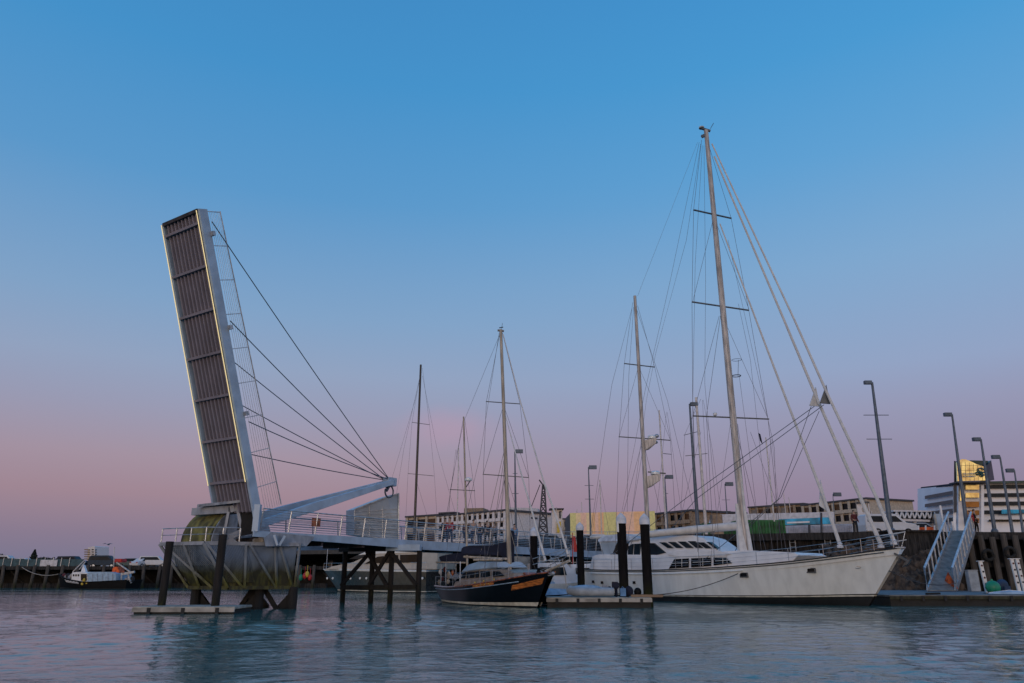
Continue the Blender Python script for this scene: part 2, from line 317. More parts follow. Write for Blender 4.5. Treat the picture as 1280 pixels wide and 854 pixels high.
def ripple_sheet():
    rows = [7.0]
    while rows[-1] < 92: rows.append(rows[-1] * 1.0058)
    ys = np.array(rows); NX = 520; T = np.linspace(-1, 1, NX + 1)
    X = T[None, :] * (ys * .80 + 2)[:, None]; Y = np.repeat(ys[:, None], NX + 1, 1)
    rg = np.random.default_rng(4); H = np.zeros_like(X)
    patch = sum(np.sin(X * a + Y * b + c) for a, b, c in ((.11, .31, 1), (-.21, .17, 2.2), (.05, .52, .4), (.33, -.23, 3))) / 4
    patch = np.clip(.68 + 1.0 * patch, .18, 1.7)
    dY = ys * .0058
    for k in range(110):
        lam = .22 * (1.3 / .22) ** rg.random(); ang = rg.normal(1.9, .75); kk = 2 * math.pi / lam
        fade = np.clip((lam / (dY * 2.6)) - 1, 0, 1)[:, None]
        wob = .6 * np.sin(X * .31 + k) + .5 * np.sin(Y * .23 + 2 * k)
        H += fade * lam ** .8 * .0018 * np.sin(kk * (X * math.cos(ang) + Y * math.sin(ang)) + rg.random() * 6.28 + wob)
    H *= patch
    edge = np.minimum(np.clip((1 - np.abs(T)) * 12, 0, 1)[None, :], np.minimum(np.clip((ys - 7) / 1.5, 0, 1), np.clip((91 - ys) / 10, 0, 1))[:, None]); H *= edge
    me = bpy.data.meshes.new('water'); nv = X.size; n1 = NX + 1
    idx = np.arange(nv).reshape(X.shape); q = np.stack([idx[:-1, :-1], idx[:-1, 1:], idx[1:, 1:], idx[1:, :-1]], -1).reshape(-1, 4)
    co_ = np.stack([X, Y, H], -1).reshape(-1, 3)
    # flat sea joined on around the rippled sheet
    L = [idx[0, 0], idx[0, -1], idx[-1, -1], idx[-1, 0]]
    ext = np.array([[-15000, -6000, 0], [15000, -6000, 0], [15000, 12000, 0], [-15000, 12000, 0]], float)
    base = nv; faces = q.tolist() + [[base, base + 1] + idx[0, ::-1].tolist(), [base + 1, base + 2] + idx[::-1, -1].tolist(), [base + 2, base + 3] + idx[-1, :].tolist(), [base + 3, base] + idx[:, 0].tolist()]
    me.from_pydata(np.vstack([co_, ext]).tolist(), [], faces)
    for p in me.polygons: p.use_smooth = True
    return me
WM = water_mat()
me = ripple_sheet(); me.materials.append(WM); wo = bpy.data.objects.new('water', me); COL.objects.link(wo); wo['kind'] = 'structure'
mb = MB().box((0, 0, -6.5), (400, 400, 1)); struct('seabed', mb, M['rock'])

# ---------- rigging helper: wires given as (px,py,Y) survey stations
def wires(root, name, lines, r=.012, m='wire', n=4):
    for ln in lines:
        t = MB().tube([W(*p) for p in ln], r, n)
        part(name, t, M[m], root, world=True)
def sag(p, q, s, n=8):
    return [p.lerp(q, i / n) - V((0, 0, s * 4 * (i / n) * (1 - i / n))) for i in range(n + 1)]
def railing(root, pts, h, nw, m, post=.02, rail=.018, step=1.2, name='railing', postname='railing_post', pw=None, wire=.006, lean=(0, 0, 0)):
    pts = [V(p) for p in pts]; mb = MB(); lean = V(lean)
    up = V((0, 0, h)) + lean
    mb.tube([p + up for p in pts], rail, 6)
    for k in range(nw): mb.tube([p + up * ((k + 1) / (nw + 1)) for p in pts], wire, 4)
    part(name, mb, m, root)
    first = None
    for a, b in zip(pts[:-1], pts[1:]):
        L = (b - a).length; n = max(1, round(L / step))
        for i in range(n + (1 if b is pts[-1] else 0)):
            p = a.lerp(b, i / n)
            if first is None:
                q = MB().beam((0, 0, 0), up, pw or post * 2, post * 2); first = part(postname, q, m, root); first.location = p; 
            else:
                o = first.copy(); COL.objects.link(o); o.location = p

# =====================================================================  BASCULE BRIDGE
u = V((-.556, -.831, 0)); v_ = V((.831, -.556, 0)); Z = V((0, 0, 1))
OB = V((-13.9, 38.3, 0))
br = thing('bascule_bridge', 'blue grey drawbridge over the channel with its narrow leaf raised steeply into the sky', 'bridge', (OB.x, OB.y, 0))
def B(a, b, c): return OB + u * a + v_ * b + Z * c
def bp(name, mb, m, parent=br, **k): return part(name, mb, M[m] if isinstance(m, str) else m, parent, world=True, **k)
AL = math.radians(19.6); LD = (u * math.sin(AL) + Z * math.cos(AL)); LN = (u * math.cos(AL) - Z * math.sin(AL))   # along the leaf / underside normal
L0 = V((-13.478, 36, 5.768)) ; k_ = 37.4 / 36; L0 = V((0, 0, CH)) + (L0 - V((0, 0, CH))) * k_; LL = 12.941 * k_; LWd = 2.782 * k_; HW = LWd / 2
def Lf(s, b, n): return L0 + LD * s + v_ * b + LN * n
# plate, ribs, cross bars, edge beams
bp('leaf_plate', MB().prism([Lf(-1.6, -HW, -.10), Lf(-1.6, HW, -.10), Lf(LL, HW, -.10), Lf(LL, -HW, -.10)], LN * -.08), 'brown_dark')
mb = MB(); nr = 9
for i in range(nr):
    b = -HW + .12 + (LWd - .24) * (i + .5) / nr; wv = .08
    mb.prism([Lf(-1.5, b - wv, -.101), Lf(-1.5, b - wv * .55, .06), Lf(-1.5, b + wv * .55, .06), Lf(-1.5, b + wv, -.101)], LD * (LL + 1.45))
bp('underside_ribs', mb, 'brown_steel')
for i in range(7):
    s = LL - .62 - i * (LL - .5) / 6.0 * .985
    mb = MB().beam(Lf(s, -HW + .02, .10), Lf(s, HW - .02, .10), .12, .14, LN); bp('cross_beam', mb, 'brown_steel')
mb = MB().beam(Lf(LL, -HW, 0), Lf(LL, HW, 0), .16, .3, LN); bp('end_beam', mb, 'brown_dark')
for sgn, nm in ((1, 'edge_beam'), (-1, 'edge_beam')):
    b = sgn * (HW + .06)
    sE = -2.3 if sgn > 0 else -1.3; mb = MB().prism([Lf(sE, b - .07, .16), Lf(sE, b + .07, .16), Lf(LL + .05, b + .07, .10), Lf(LL + .05, b - .07, .10)], LN * -.46)
    bp(nm, mb, 'blue_paint')
    bp('light_strip', MB().tube([Lf(0.0, sgn * (HW + .02), .24), Lf(LL - .02, sgn * (HW + .02), .2)], .021, 5), 'led')
    # deck-side railing, kept light
    mb = MB(); bb = sgn * (HW + .08)
    for n in (-.55, -.7, -.85, -1.0, -1.15, -1.3, -1.42): mb.tube([Lf(-1.6, bb, n), Lf(LL, bb, -.4 + (n + .4) * .62)], .010, 4)
    mb.tube([Lf(-1.6, bb, -1.55), Lf(LL, bb, -1.12)], .03, 6)
    bp('leaf_railing', mb, 'galv')
    for i in range(9):
        s = LL - .05 - i * (LL + 1.4) / 8.6
        bp('railing_post', MB().beam(Lf(s, bb, -.25), Lf(s, bb, -1.55 + .43 * (s + 1.6) / (LL + 1.6)), .035, .035, LD), 'galv')
for s in (LL - 1.2, LL - 5.9, LL - 10.2):
    for sg in (-1, 1): bp('cable_anchor', MB().beam(Lf(s, sg * (HW + .1), -.35), Lf(s, sg * (HW + .34), -.35), .16, .22, LD), 'galv')
# hoist arms and cables
TIP = W(487, 603, 45.6)
for sg in (-1, 1):
    base = B(-.2, sg * 1.45, 3.9); mid = TIP + v_ * sg * .22
    mb = MB().loft([[p + v_ * i * ww + Z * j * hh for i, j in ((-1, -1), (1, -1), (1, 1), (-1, 1))] for p, ww, hh in ((base, .16, .17), (base.lerp(mid, .35), .17, .24), (mid, .14, .15))])
    bp('hoist_arm', mb, 'blue_paint', bevel=.02)
bp('hoist_head', MB().box(TIP + Z * .02, (.75, .55, .5), math.atan2(-u.y, -u.x)), 'blue_paint', bevel=.03)
mb = MB(); ring = [TIP + V((0, 0, -.55)) + Z * .36 * math.cos(t) + (-u) * .36 * math.sin(t) for t in [PI * 2 * i / 14 for i in range(15)]]
mb.tube(ring, .05, 6); mb.beam(TIP - Z * .2, TIP - Z * .55 - u * -.25, .12, .12); bp('pulley_sheave', mb, 'lamp')
def leafat(px, py, b):
    # station s on the leaf seen at this pixel height, on edge b
    best = None
    for i in range(600):
        s = LL * i / 600; p = Lf(s, b, -.4); d = ray(px, py); q = p - V((0, 0, CH)); yy = q.y / d.y; e = abs((d * yy).z - q.z)
        if best is None or e < best[0]: best = (e, p)
    return best[1]
for (px, py, b) in ((263, 277, 1), (284, 401, 1), (306, 527, 1), (284, 405, -1), (300, 476, -1), (312, 556, -1), (263, 290, -1)):
    a = leafat(px, py, b * (HW + .25)) 
    if (px, py) == (263, 290): continue
    bp('hoist_cable', MB().tube(sag(a, TIP + v_ * b * .18 + Z * .12 + u * .2, .10), .026, 5), 'alloy')
# deck of the fixed span
DZ = 3.52
def Dk(s, b, c): return V((-12.0, 36.5, 0)) + V((.556, .831, 0)) * s + v_ * b + Z * c     # b=0 near edge, negative = far edge
bp('deck_slab', MB().prism([Dk(-.4, -.05, DZ - .02), Dk(36, -.05, DZ - .1), Dk(36, -3.3, DZ - .1), Dk(2.2, -3.3, DZ - .02)], Z * -.16), 'gangway')
for b in (0, -3.35):
    s0 = -.4 if b == 0 else 2.2; mb = MB().prism([Dk(s0, b, DZ + .03), Dk(s0, b, DZ - .24), Dk(5, b, DZ - .34), Dk(12, b, DZ - .52), Dk(36, b, DZ - .58), Dk(36, b, DZ - .05)], v_ * .10); bp('fascia_girder', mb, 'blue_paint')
for s in range(1, 36, 3): bp('floor_beam', MB().beam(Dk(s, -.05, DZ - .36), Dk(s, -3.2, DZ - .36), .14, .34), 'brown_dark')
for bside in (-.02, -3.3):
    pts = [empty_at(br, Dk(s, bside, DZ - (.08 * s / 36))) for s in (0 if bside > -1 else 2.4, 12, 24, 36)]
    railing(br, pts, 1.08, 8, M['galv'] if bside == -.02 else M['galv'], post=.04, rail=.035, step=1.75, pw=.05, wire=.014, name='railing', lean=(.10, -.06, 0) if bside > -1 else (-.1, .06, 0))
for s in range(2): 
    bp('warning_board', MB().box(Dk(3.4 + 18 * s, .04, DZ + .62), (.55, .05, .42), math.atan2(.831, .556)), 'varnish')
# gate frame at the pivot
for b in (0,): bp('gate_post', MB().beam(Dk(-.25, b, DZ), Dk(-.25, b, DZ + 1.25), .28, .28), 'blue_paint')
# operator shelter
s0, s1 = 10.6, 14.4; b0, b1 = -2.6, -1.5
def shed(s, b, c): return Dk(s, b, DZ + c)
P0 = W(443, 0, 46.5)
sh = [W(443, 668, 46.5), W(443, 637, 46.5), W(484, 621, 47.2), W(498, 617, 47.6), W(498, 676, 47.6)]
back = V((-.7, .9, 0))
bp('operator_shelter', MB().prism(sh, back), 'shedglass', label='frosted shelter with sloping roof on the deck')
shp = bpy.context.scene.objects['operator_shelter']
mb = MB(); pr = [p + V((.03, -.04, 0)) for p in sh]
for a, b in zip(pr, pr[1:] + pr[:1]): mb.beam(a, b, .07, .07)
for t in (.33, .63): 
    a = pr[0].lerp(pr[4], t); b = W(443 + 55 * t, 640 - 22 * t, 46.5 + 1.1 * t) + V((.03, -.04, 0)); mb.beam(a, b, .05, .05)
mb.beam(W(443, 650, 46.45), W(498, 644, 47.55), .05, .05); mb.beam(W(443, 662, 46.45), W(498, 661, 47.55), .05, .05)
part('shelter_frame', mb, M['galv'], shp, world=True)
mb = MB()
for i in range(7): mb.beam(W(444, 640 + i * 4, 46.4), W(497, 636 + i * 5.2, 47.5), .03, .03)
part('shelter_slats', mb, M['galv'], shp, world=True)

# caisson: tapered polygon tub on legs
top = [V((-17.0, 37.3, 0)), V((-14.35, 36.0, 0)), V((-10.45, 37.8, 0)), V((-11.3, 40.9, 0)), V((-15.4, 40.9, 0))]
bot = [W(237, 734, 37.6), W(286, 735, 36.6), W(367, 733, 38.0), V((-11.6, 40.2, 0)), V((-15, 40.2, 0))]
zt, zb = 2.98, .98
top = [V((p.x, p.y, zt)) for p in top]; bot = [V((p.x, p.y, zb)) for p in bot]
tub = grown('caisson_steel', (.15, .20, .28), (.030, .030, .016), 1.65, 2.45, .5, (1, 1, .5), (.07, .07, .022), var=.05, spread=.7)
tubr = grown('caisson_brace_steel', (.20, .23, .27), (.06, .06, .025), 1.3, 2.2, .5, (1, 1, .5), (.12, .12, .03), var=.08, spread=.7)
inn = [p.lerp(V((-13.6, 38.4, p.z)), .03) for p in top]; inb = [p.lerp(V((-13.6, 38.4, p.z)), .03) for p in bot]
bp('caisson_tub', MB().loft([[p + Z * .02 for p in inb], [p - Z * .05 for p in inn]]), tub)
mb = MB()
for a, b in zip(top, top[1:] + top[:1]): mb.beam(a, b, .16, .16)
bp('top_rim', mb, 'grey_steel')
mb = MB()
for a, b in zip(bot, bot[1:] + bot[:1]): mb.beam(a, b, .2, .16)
bp('bottom_rim', mb, tub)
diag = [((0, .0), (0, 1, 0)), ]
def face(i, t, zf):   # point on the tub's face i
    a = top[i].lerp(top[(i + 1) % 5], t); b = bot[i].lerp(bot[(i + 1) % 5], t); return b.lerp(a, zf)
for (i, t0, z0, t1, z1) in ((0, 0, 1, 0, 0), (0, .1, 1, .62, 0), (0, .98, 1, .98, 0), (0, .55, 1, .30, 0), (1, .02, 1, .22, 0), (1, .42, 1, .23, 0), (1, .45, 1, .70, 0), (1, .73, 1, .72, 0), (1, .78, 1, .97, 0), (1, 1, 1, 1, 0), (1, 0, 1, 0, 0)):
    a, b = face(i, t0, z0), face(i, t1, z1); c = (a + b) / 2 - V((-13.6, 38.4, 2)); c.z = 0; o_ = c.normalized() * .06
    bp('tub_brace', MB().beam(a + o_, b + o_, .11, .10, c), tubr)
# open mesh panel on the near left face and vertical corrugation beside it
mb = MB(); o_ = V((-.05, -.06, 0))
for i in range(16):
    for sg in (0, 1):
        t = .12 + i * .045
        a = face(0, min(.95, t), .98) + o_; b = face(0, max(.05, min(.95, t + (.25 if sg else -.25))), .50) + o_
        mb.tube([a, b], .010, 3)
bp('mesh_panel', mb, 'galv')
mb = MB(); o2 = V((.02, -.05, 0))
for i in range(22):
    t = .03 + i * .018; mb.beam(face(1, t, .97) + o2, face(1, t, .12) + o2, .035, .04)
bp('corrugated_panel', mb, tub)
# deck plate and rails over the tub
bp('tub_cover', MB().loft([[p + Z * .02 for p in inn], [p + Z * .09 for p in inn]]), 'grey_steel')
rp = [empty_at(br, p + Z * .1) for p in (W(221, 684, 37.5), top[0], top[1], top[1].lerp(top[2], .35))]
railing(br, rp[1:], .62, 1, M['galv'], post=.022, rail=.028, step=.95, wire=.018)
# upper block under the fixed span
q = [W(328, 664, 36.6), W(332, 683, 36.6), W(383, 683, 38.2), W(394, 671, 38.6)]
bp('bearing_block', MB().prism(q, V((-.6, 1.6, 0))), 'grey_steel')
bp('bearing_stiffener', MB().beam(W(343, 669, 36.8), W(347, 682, 36.8), .1, .1).beam(W(356, 670, 37.0), W(349, 682, 36.9), .1, .1), 'blue_paint')
bp('hinge_pedestal', MB().box(W(332, 675, 37.6), (.55, .5, .6), .9).box(W(322, 678, 37.5), (.45, .4, .35), .5), 'concrete', bevel=.04)
# drum counterweight
c1 = W(302, 680, 39.3); c0 = c1 - v_ * 2.45; rD = 1.84
mb = MB().tube([c0, c1 - v_ * .0], rD, 40); bp('counterweight_drum', mb, 'moss', smooth=True)
bp('drum_end_plate', MB().tube([c1 + v_ * .01, c1 + v_ * .07], rD * .985, 40), 'galv', smooth=True)
# frame over the drum
fr = [((243, 640, 38.3), (289, 637, 37.0), .36), ((288, 637, 36.9), (322, 628, 37.2), .32), ((249, 634, 38.4), (286, 630, 37.2), .26), ((285, 630, 37.2), (318, 624, 37.3), .22),
      ((286, 640, 36.85), (280, 671, 36.75), .13), ((298, 637, 36.9), (304, 667, 36.8), .16), ((300, 638, 36.9), (320, 655, 37.0), .09), ((286, 672, 36.7), (321, 657, 37.0), .28), ((318, 627, 37.1), (322, 662, 37.1), .2), ((286, 674, 36.7), (296, 682, 36.8), .3),
      ((256, 632, 38.7), (284, 628, 37.9), .15)]
for a, b, t in fr: a = (a[0], a[1], a[2] + .9); b = (b[0], b[1], b[2] + .9); bp('counterweight_frame', MB().beam(W(*a), W(*b), t, t), 'grey_steel')
bp('counterweight_back', MB().prism([W(303, 640, 37.6), W(322, 634, 37.6), W(322, 666, 37.6), W(300, 670, 37.6)], V((-.5, .9, 0))), 'blackpile')
bp('counterweight_cover', MB().prism([W(248, 634, 38.5), W(284, 630, 37.3), W(318, 626, 37.4), W(300, 629, 39.2), W(262, 632, 39.9)], Z * .12), 'grey_steel')
# legs with flared webs
for x0, yb, dirx, Yc in ((246, 733, 1, 37.8), (325, 733, -1, 37.6), (318, 733, 1, 39.3), (367, 733, -1, 38.0)):
    p = W(x0, yb, Yc); p.z = 0
    mb = MB().tube([p + V((0, 0, -1.2)), p + V((0, 0, 1.0))], .23, 10)
    mb.prism([p + V((0, .05, .95)), p + V((dirx * .75, .05, .12)), p + V((dirx * .8, .05, -.3)), p + V((dirx * .2, .05, -.3))], V((0, .22, 0)))
    bp('caisson_leg', mb, 'blackpile')
    if x0 in (325, 318): bp('leg_brace', MB().beam(p + V((-dirx * .1, .3, .95)), p + V((-dirx * .95, .5, -.3)), .22, .22), 'blackpile')
# trestle of dark piles under the fixed span
tp = []
for px, Yc in ((429, 46.4), (464, 45.8), (488, 45.2), (523, 44.6)):
    p = W(px, 735, Yc); p = V((p.x, p.y, 0)); tp.append(p)
    bp('trestle_pile', MB().tube([p + V((0, 0, -1)), p + V((0, 0, 3.1))], .155, 10), 'oldtimber')
def tq(i, z): return tp[i] + Z * z + V((-.1, -.17, 0))
bp('cap_beam', MB().beam(tq(0, 3.02) - V((.2, 0, 0)), tq(2, 3.02), .3, .28), 'blackpile')
bp('cap_beam', MB().beam(tq(2, 3.06) - V((.15, .2, 0)), tq(3, 3.06) + V((.2, -.2, 0)), .3, .34), 'blue_paint')
for (i, z0, j, z1) in ((0, .95, 1, 2.9), (1, 2.9, 2, .85), (1, 1.0, 2, 2.9), (2, 2.9, 3, 1.0), (0, .85, 3, .9)):
    if i == 1 and z0 > 2: a = tq(0, 2.9).lerp(tq(1, 2.9), .85)
    else: a = tq(i, z0)
    bp('trestle_brace', MB().beam(a, tq(j, z1), .16, .19 if (i, j) != (0, 3) else .26), 'oldtimber')
for s, hw in ((22, 1), (31, 1)):
    for b in (-.5, -2.8): bp('trestle_pile', MB().tube([Dk(s, b, -1), Dk(s, b, DZ - .5)], .2, 8), 'oldtimber')

# ---- piles and the small landing in front of the bridge
def pile(px, ytop, Y, r, m, label, cat='pile', capm=None, zb=-1.5, name='mooring_pile', group=None, caph=.45):
    p = W(px, ytop, Y); t = thing(name, label, cat, (p.x, p.y, 0), 0, group)
    ch = caph if capm else 0
    part('shaft', MB().tube([(0, 0, zb), (0, 0, p.z - ch)], r, 14), M[m], t, smooth=True)
    if capm: part('cap', MB().lathe((0, 0, p.z - ch + .003), [(r * 1.12, -.02), (r * 1.12, ch * .45), (r * .75, ch * .72), (r * .1, ch), (r * .02, ch)], 14), M[capm], t, smooth=True)
    return t
pile(212.5, 677, 34.6, .165, 'oldtimber', 'slim dark timber pile standing at the left end of the small floating landing')
pile(279, 668, 34.2, .175, 'oldtimber', 'dark timber pile in front of the caisson at the right end of the small landing')
def pontoon(name, label, x0, x1, Yf, Yb, zt=.42, top='pontoon', rot=0, cat='pontoon', seg=3, nb=6, fm='concrete'):
    c = ((x0 + x1) / 2, (Yf + Yb) / 2, 0); t = thing(name, label, cat, c, rot); L = x1 - x0; D = Yb - Yf
    part('float', MB().box((0, 0, zt / 2 - .35), (L - .1, D - .1, zt + .5)), M['floatdark'], t)
    part('deck', MB().box((0, 0, zt - .02), (L, D, .10)), M[top], t, bevel=.02)
    part('fender_strip', MB().box((0, -D / 2 - .03, zt - .10), (L, .06, .16)), M[fm], t)
    for i in range(nb): part('float_bracket', MB().box((-L / 2 + L * (i + .5) / nb, -D / 2 - .08, zt - .14), (.14, .05, .26)), M['floatdark'], t)
    return t
a = W(169, 758, 33.4); b = W(296, 758, 33.4)
pontoon('floating_landing', 'small low concrete landing stage afloat beside the bridge caisson', a.x, b.x, 33.2, 35.4, .25, nb=3)

# =====================================================================  BOATS
def interp(t, tab):
    for (a, p), (b, q) in zip(tab, tab[1:]):
        if t <= b: k = (t - a) / (b - a) if b > a else 0; k = max(0, k); return p + (q - p) * k
    return tab[-1][1]
def smooth_tab(t, tab):   # Catmull-like easing through linear table by averaging
    return (interp(max(0, t - .06), tab) + 2 * interp(t, tab) + interp(min(1, t + .06), tab)) / 4
def hull(root, Ls, xw, xd, bw, bd, sh, mats, bands, N_=36, flare=.7, bul=.25, deckm='teak', draft=.6, rail=None, railr=.045):
    """lofted hull: local x forward, z up. bands = [(fraction of freeboard, material slot)]"""
    T = [b[0] for b in bands]
    levels = [-1.0, 0.0] + T
    def P(s, t, side):
        if t < 0:
            return V((xw[0] + (xw[1] - xw[0]) * (.04 + .9 * s), side * interp(s, bw) * .55, -draft))
        k = t ** flare
        x0 = xw[0] + (xw[1] - xw[0]) * s; x1 = xd[0] + (xd[1] - xd[0]) * s
        return V((x0 + (x1 - x0) * t, side * (smooth_tab(s, bw) * (1 - k) + smooth_tab(s, bd) * k), smooth_tab(s, sh) * t))
    mb = MB(); S = [i / N_ for i in range(N_ + 1)]
    slots = [bands[0][1]] + [b[1] for b in bands]
    for side in (-1, 1):
        grid = [[P(s, t, side) for t in levels] for s in S]
        for i in range(N_):
            for j in range(len(levels) - 1):
                mb.add([grid[i][j], grid[i + 1][j], grid[i + 1][j + 1], grid[i][j + 1]], [(0, 1, 2, 3)], slots[j])
    for s in (0,):
        for j in range(len(levels) - 1):
            mb.add([P(s, levels[j], -1), P(s, levels[j], 1), P(s, levels[j + 1], 1), P(s, levels[j + 1], -1)], [(0, 1, 2, 3)], slots[j])
    o = bpy.data.objects.new('hull', None)
    me = bpy.data.meshes.new('hull'); me.from_pydata([tuple(p) for p in mb.v], [], mb.f)
    for a in mats: me.materials.append(M[a])
    for p, i in zip(me.polygons, mb.m): p.material_index = i
    bm = bmesh.new(); bm.from_mesh(me); bmesh.ops.remove_doubles(bm, verts=bm.verts, dist=.002); bmesh.ops.recalc_face_normals(bm, faces=bm.faces); bm.to_mesh(me); bm.free()
    for p in me.polygons: p.use_smooth = True
    me.set_sharp_from_angle(angle=math.radians(35))
    o = bpy.data.objects.new('hull', me); COL.objects.link(o); o.parent = root
    tk = 1 - bul / 2.0
    d = MB(); 
    for i in range(N_):
        a, b = [P(S[i], 1, sd_) - V((0, -sd_ * -.03, bul)) for sd_ in (-1, 1)]; c, e = [P(S[i + 1], 1, sd_) - V((0, -sd_ * -.03, bul)) for sd_ in (-1, 1)]
        for q in (a, b, c, e): q.y *= .985
        d.add([a, b, e, c], [(0, 1, 2, 3)])
    part('deck', d, M[deckm], root)
    if rail:
        for sd_ in (-1, 1):
            pts = [P(s, 1, sd_) + V((0, sd_ * .01, .01)) for s in S]
            part('cap_rail', MB().tube(pts, railr, 6), M[rail], root, smooth=True)
    return P
def sp_(root, px, py, ly): return sidepoint(root, px, py, ly)
def traced(root, name, pts, ly, wy, m, parent=None, inset=0.0, **k):
    """solid whose side outline was read off the photograph on the boat's own plane y=ly and which runs across to y=ly+wy"""
    P = [sp_(root, x, y, ly) for x, y in pts]; mb = MB(); zs = [p.z for p in P]; z0 = min(zs); z1 = max(zs)
    def ins(p, s): q = p.copy(); f = (p.z - z0) / max(.01, z1 - z0); q.y += s * inset * f; return q
    A = [ins(p, 1 if wy > 0 else -1) for p in P]; Bq = [ins(V((p.x, ly + wy, p.z)), -1 if wy > 0 else 1) for p in P]
    n = len(P); mb.add(A + Bq, [tuple(range(n)), tuple(range(2 * n - 1, n - 1, -1))] + [(i, i + n, (i + 1) % n + n, (i + 1) % n) for i in range(n)])
    return part(name, mb, M[m] if isinstance(m, str) else m, parent or root, **k)
def pane(root, name, pts, ly, m, parent=None, th=.02, tilt=None, both=True):
    P = [sp_(root, x, y, ly) for x, y in pts]; mb = MB().prism([p + V((0, -.015, 0)) for p in P], V((0, th, 0)))
    o = part(name, mb, M[m], parent or root)
    return o
def L2W(root, p): return MATS_W[root.name] @ V(p)
def mastpart(root, base, top, r0, r1, m, name='mast', n=10):
    mb = MB().tube([base, base.lerp(top, .5), top], r0, n, r1=r1); return part(name, mb, M[m], root, world=True, smooth=True)

# ---------------- big white ketch
sx, sy = 6.54, 55.04; tx, ty = .671, -.741
kt = thing('sailing_yacht', 'large two masted yacht with long cream hull, raked pilothouse windows and three furled headsails', 'sailing yacht', (sx, sy, 0), math.atan2(ty, tx))
beam = 2.35
KP = hull(kt, 0, (0, 18.27), (-1.25, 20.4),
     [(0, 1.25), (.15, 1.75), (.4, 2.15), (.6, 1.95), (.8, 1.15), (.93, .42), (1, .03)],
     [(0, 1.55), (.15, 2.05), (.4, 2.4), (.6, 2.38), (.8, 1.75), (.93, .80), (1, .06)],
     [(0, 1.95), (.15, 1.85), (.35, 1.83), (.55, 1.95), (.75, 2.22), (.9, 2.6), (1, 2.93)],
     ['antifoul', 'bootwhite', 'gelcoat'], [(.17, 0), (.195, 1), (.215, 0), (.5, 2), (.8, 2), (1, 2)], flare=.8, bul=.30, rail='antifoul', railr=.035)
part('rub_rail', MB().tube([KP(s / 30, .88, -1) + V((0, -.03, 0)) for s in range(2, 20)], .05, 6), M['gelcoat'], kt, smooth=True)
part('bulwark_strip', MB().tube([KP(s / 30, .955, -1) + V((0, -.01, 0)) for s in range(0, 30)], .03, 5), M['alloy'], kt, smooth=True)
NY = -2.35
# portholes on the hull side
for px, py in ((738.5, 727), (751.5, 728), (767, 728.5), (794, 728), (755, 736)):
    p = sp_(kt, px, py, -2.0); 
    # find station on hull
    best = min(((KP(s / 200, max(.05, min(1, p.z / 1.9)), -1) - V((p.x, 0, p.z))).xz.length if False else abs(KP(s / 200, .5, -1).x - p.x), s / 200) for s in range(200))[1]
    q = KP(best, min(.95, p.z / interp(best, [(0, 1.95), (.35, 1.83), (1, 2.9)])), -1)
    part('porthole', MB().box(q + V((0, -.02, 0)), (.20, .07, .17)), M['darkglass'], kt)
for px, py in ((930.5, 720), (1014, 714.5)):
    P_ = None; best = None
    for i in range(300):
        s = .3 + .65 * i / 300
        for t in (.5, .55, .6, .65, .7, .75, .8):
            q = KP(s, t, -1); w_ = L2W(kt, q); d = ray(px, py); qq = d * (w_.y / d.y) + V((0, 0, CH)); e = (qq - w_).length
            if best is None or e < best[0]: best = (e, q)
    q = best[1]; fr_ = part('hull_window_frame', MB().box(q, (.5, .10, .27), -.02), M['alloy'], kt); 
    part('hull_window', MB().box(q + V((.01, -.03, .02)), (.38, .10, .17)), M['darkglass'], fr_)
# trunk cabin, three side windows
traced(kt, 'cabin_trunk', [(735, 717), (739, 695), (748, 693), (838, 694), (905, 689), (930, 688), (990, 690.5), (997, 694), (990, 701), (900, 712), (815, 719)], -1.75, 3.5, 'gelwear', inset=.12, bevel=.03)
for pts in (((843, 699), (861, 698), (861, 709.5), (836, 711)), ((864, 698), (889, 697), (889, 707.5), (864, 709.5)), ((892, 697), (907, 697), (915, 704), (892, 707))):
    o = pane(kt, 'cabin_window', pts, -1.745, 'darkglass', th=.03)
    xs = [p[0] for p in pts]; ys = [p[1] for p in pts]
    a = sp_(kt, min(xs) + 2, sum(ys) / 4, -1.78); b = sp_(kt, max(xs) - 1, sum(ys) / 4 - 1, -1.78); c = sp_(kt, sum(xs) / 4 + 2, min(ys) + .5, -1.78); d = sp_(kt, sum(xs) / 4 + 2, max(ys) - 2, -1.78)
    part('window_bar', MB().tube([a, b], .018, 4), M['gelcoat'], o); part('window_bar', MB().tube([c, d], .018, 4), M['gelcoat'], o)
# pilot house
traced(kt, 'pilot_house', [(780, 712), (783, 678), (792, 673), (815, 670), (862, 669), (876, 673), (888, 682), (897, 690), (899, 695), (838, 699), (815, 712)], -1.5, 3.0, 'gelwear', inset=.28, bevel=.05)
traced(kt, 'windscreen_moulding', [(833, 693), (845, 688.5), (870, 687), (900, 689), (914, 692), (905, 695), (845, 696)], -1.72, 3.4, 'gelwear', bevel=.02)
def slant(x0, x1, lean, y0, y1, ly, nm='pilot_house_window'):
    return pane(kt, nm, ((x0, y0), (x1, y0), (x1 + lean, y1), (x0 + lean, y1)), ly, 'tint', th=.30)
for i, (x0, x1) in enumerate(((824, 831), (835, 843), (847, 856), (859.5, 868), (871.5, 879), (883, 887))):
    y0 = 678 - i * .5 + (2.0 if i > 3 else 0); y1 = 685.5 - (0.5 if i < 4 else 0); slant(x0, x1, 10.5, y0, y1, -1.42)
pane(kt, 'pilot_house_window', ((812, 679), (817, 679), (832, 691), (812, 696)), -1.44, 'tint', th=.2)
pane(kt, 'pilot_house_window', ((785.5, 683), (790.5, 680), (790, 697.5), (784.5, 697.5)), -1.46, 'tint', th=.2)
pane(kt, 'pilot_house_window', ((793, 680), (799.5, 679.5), (799, 697), (792, 697.5)), -1.46, 'tint', th=.2)
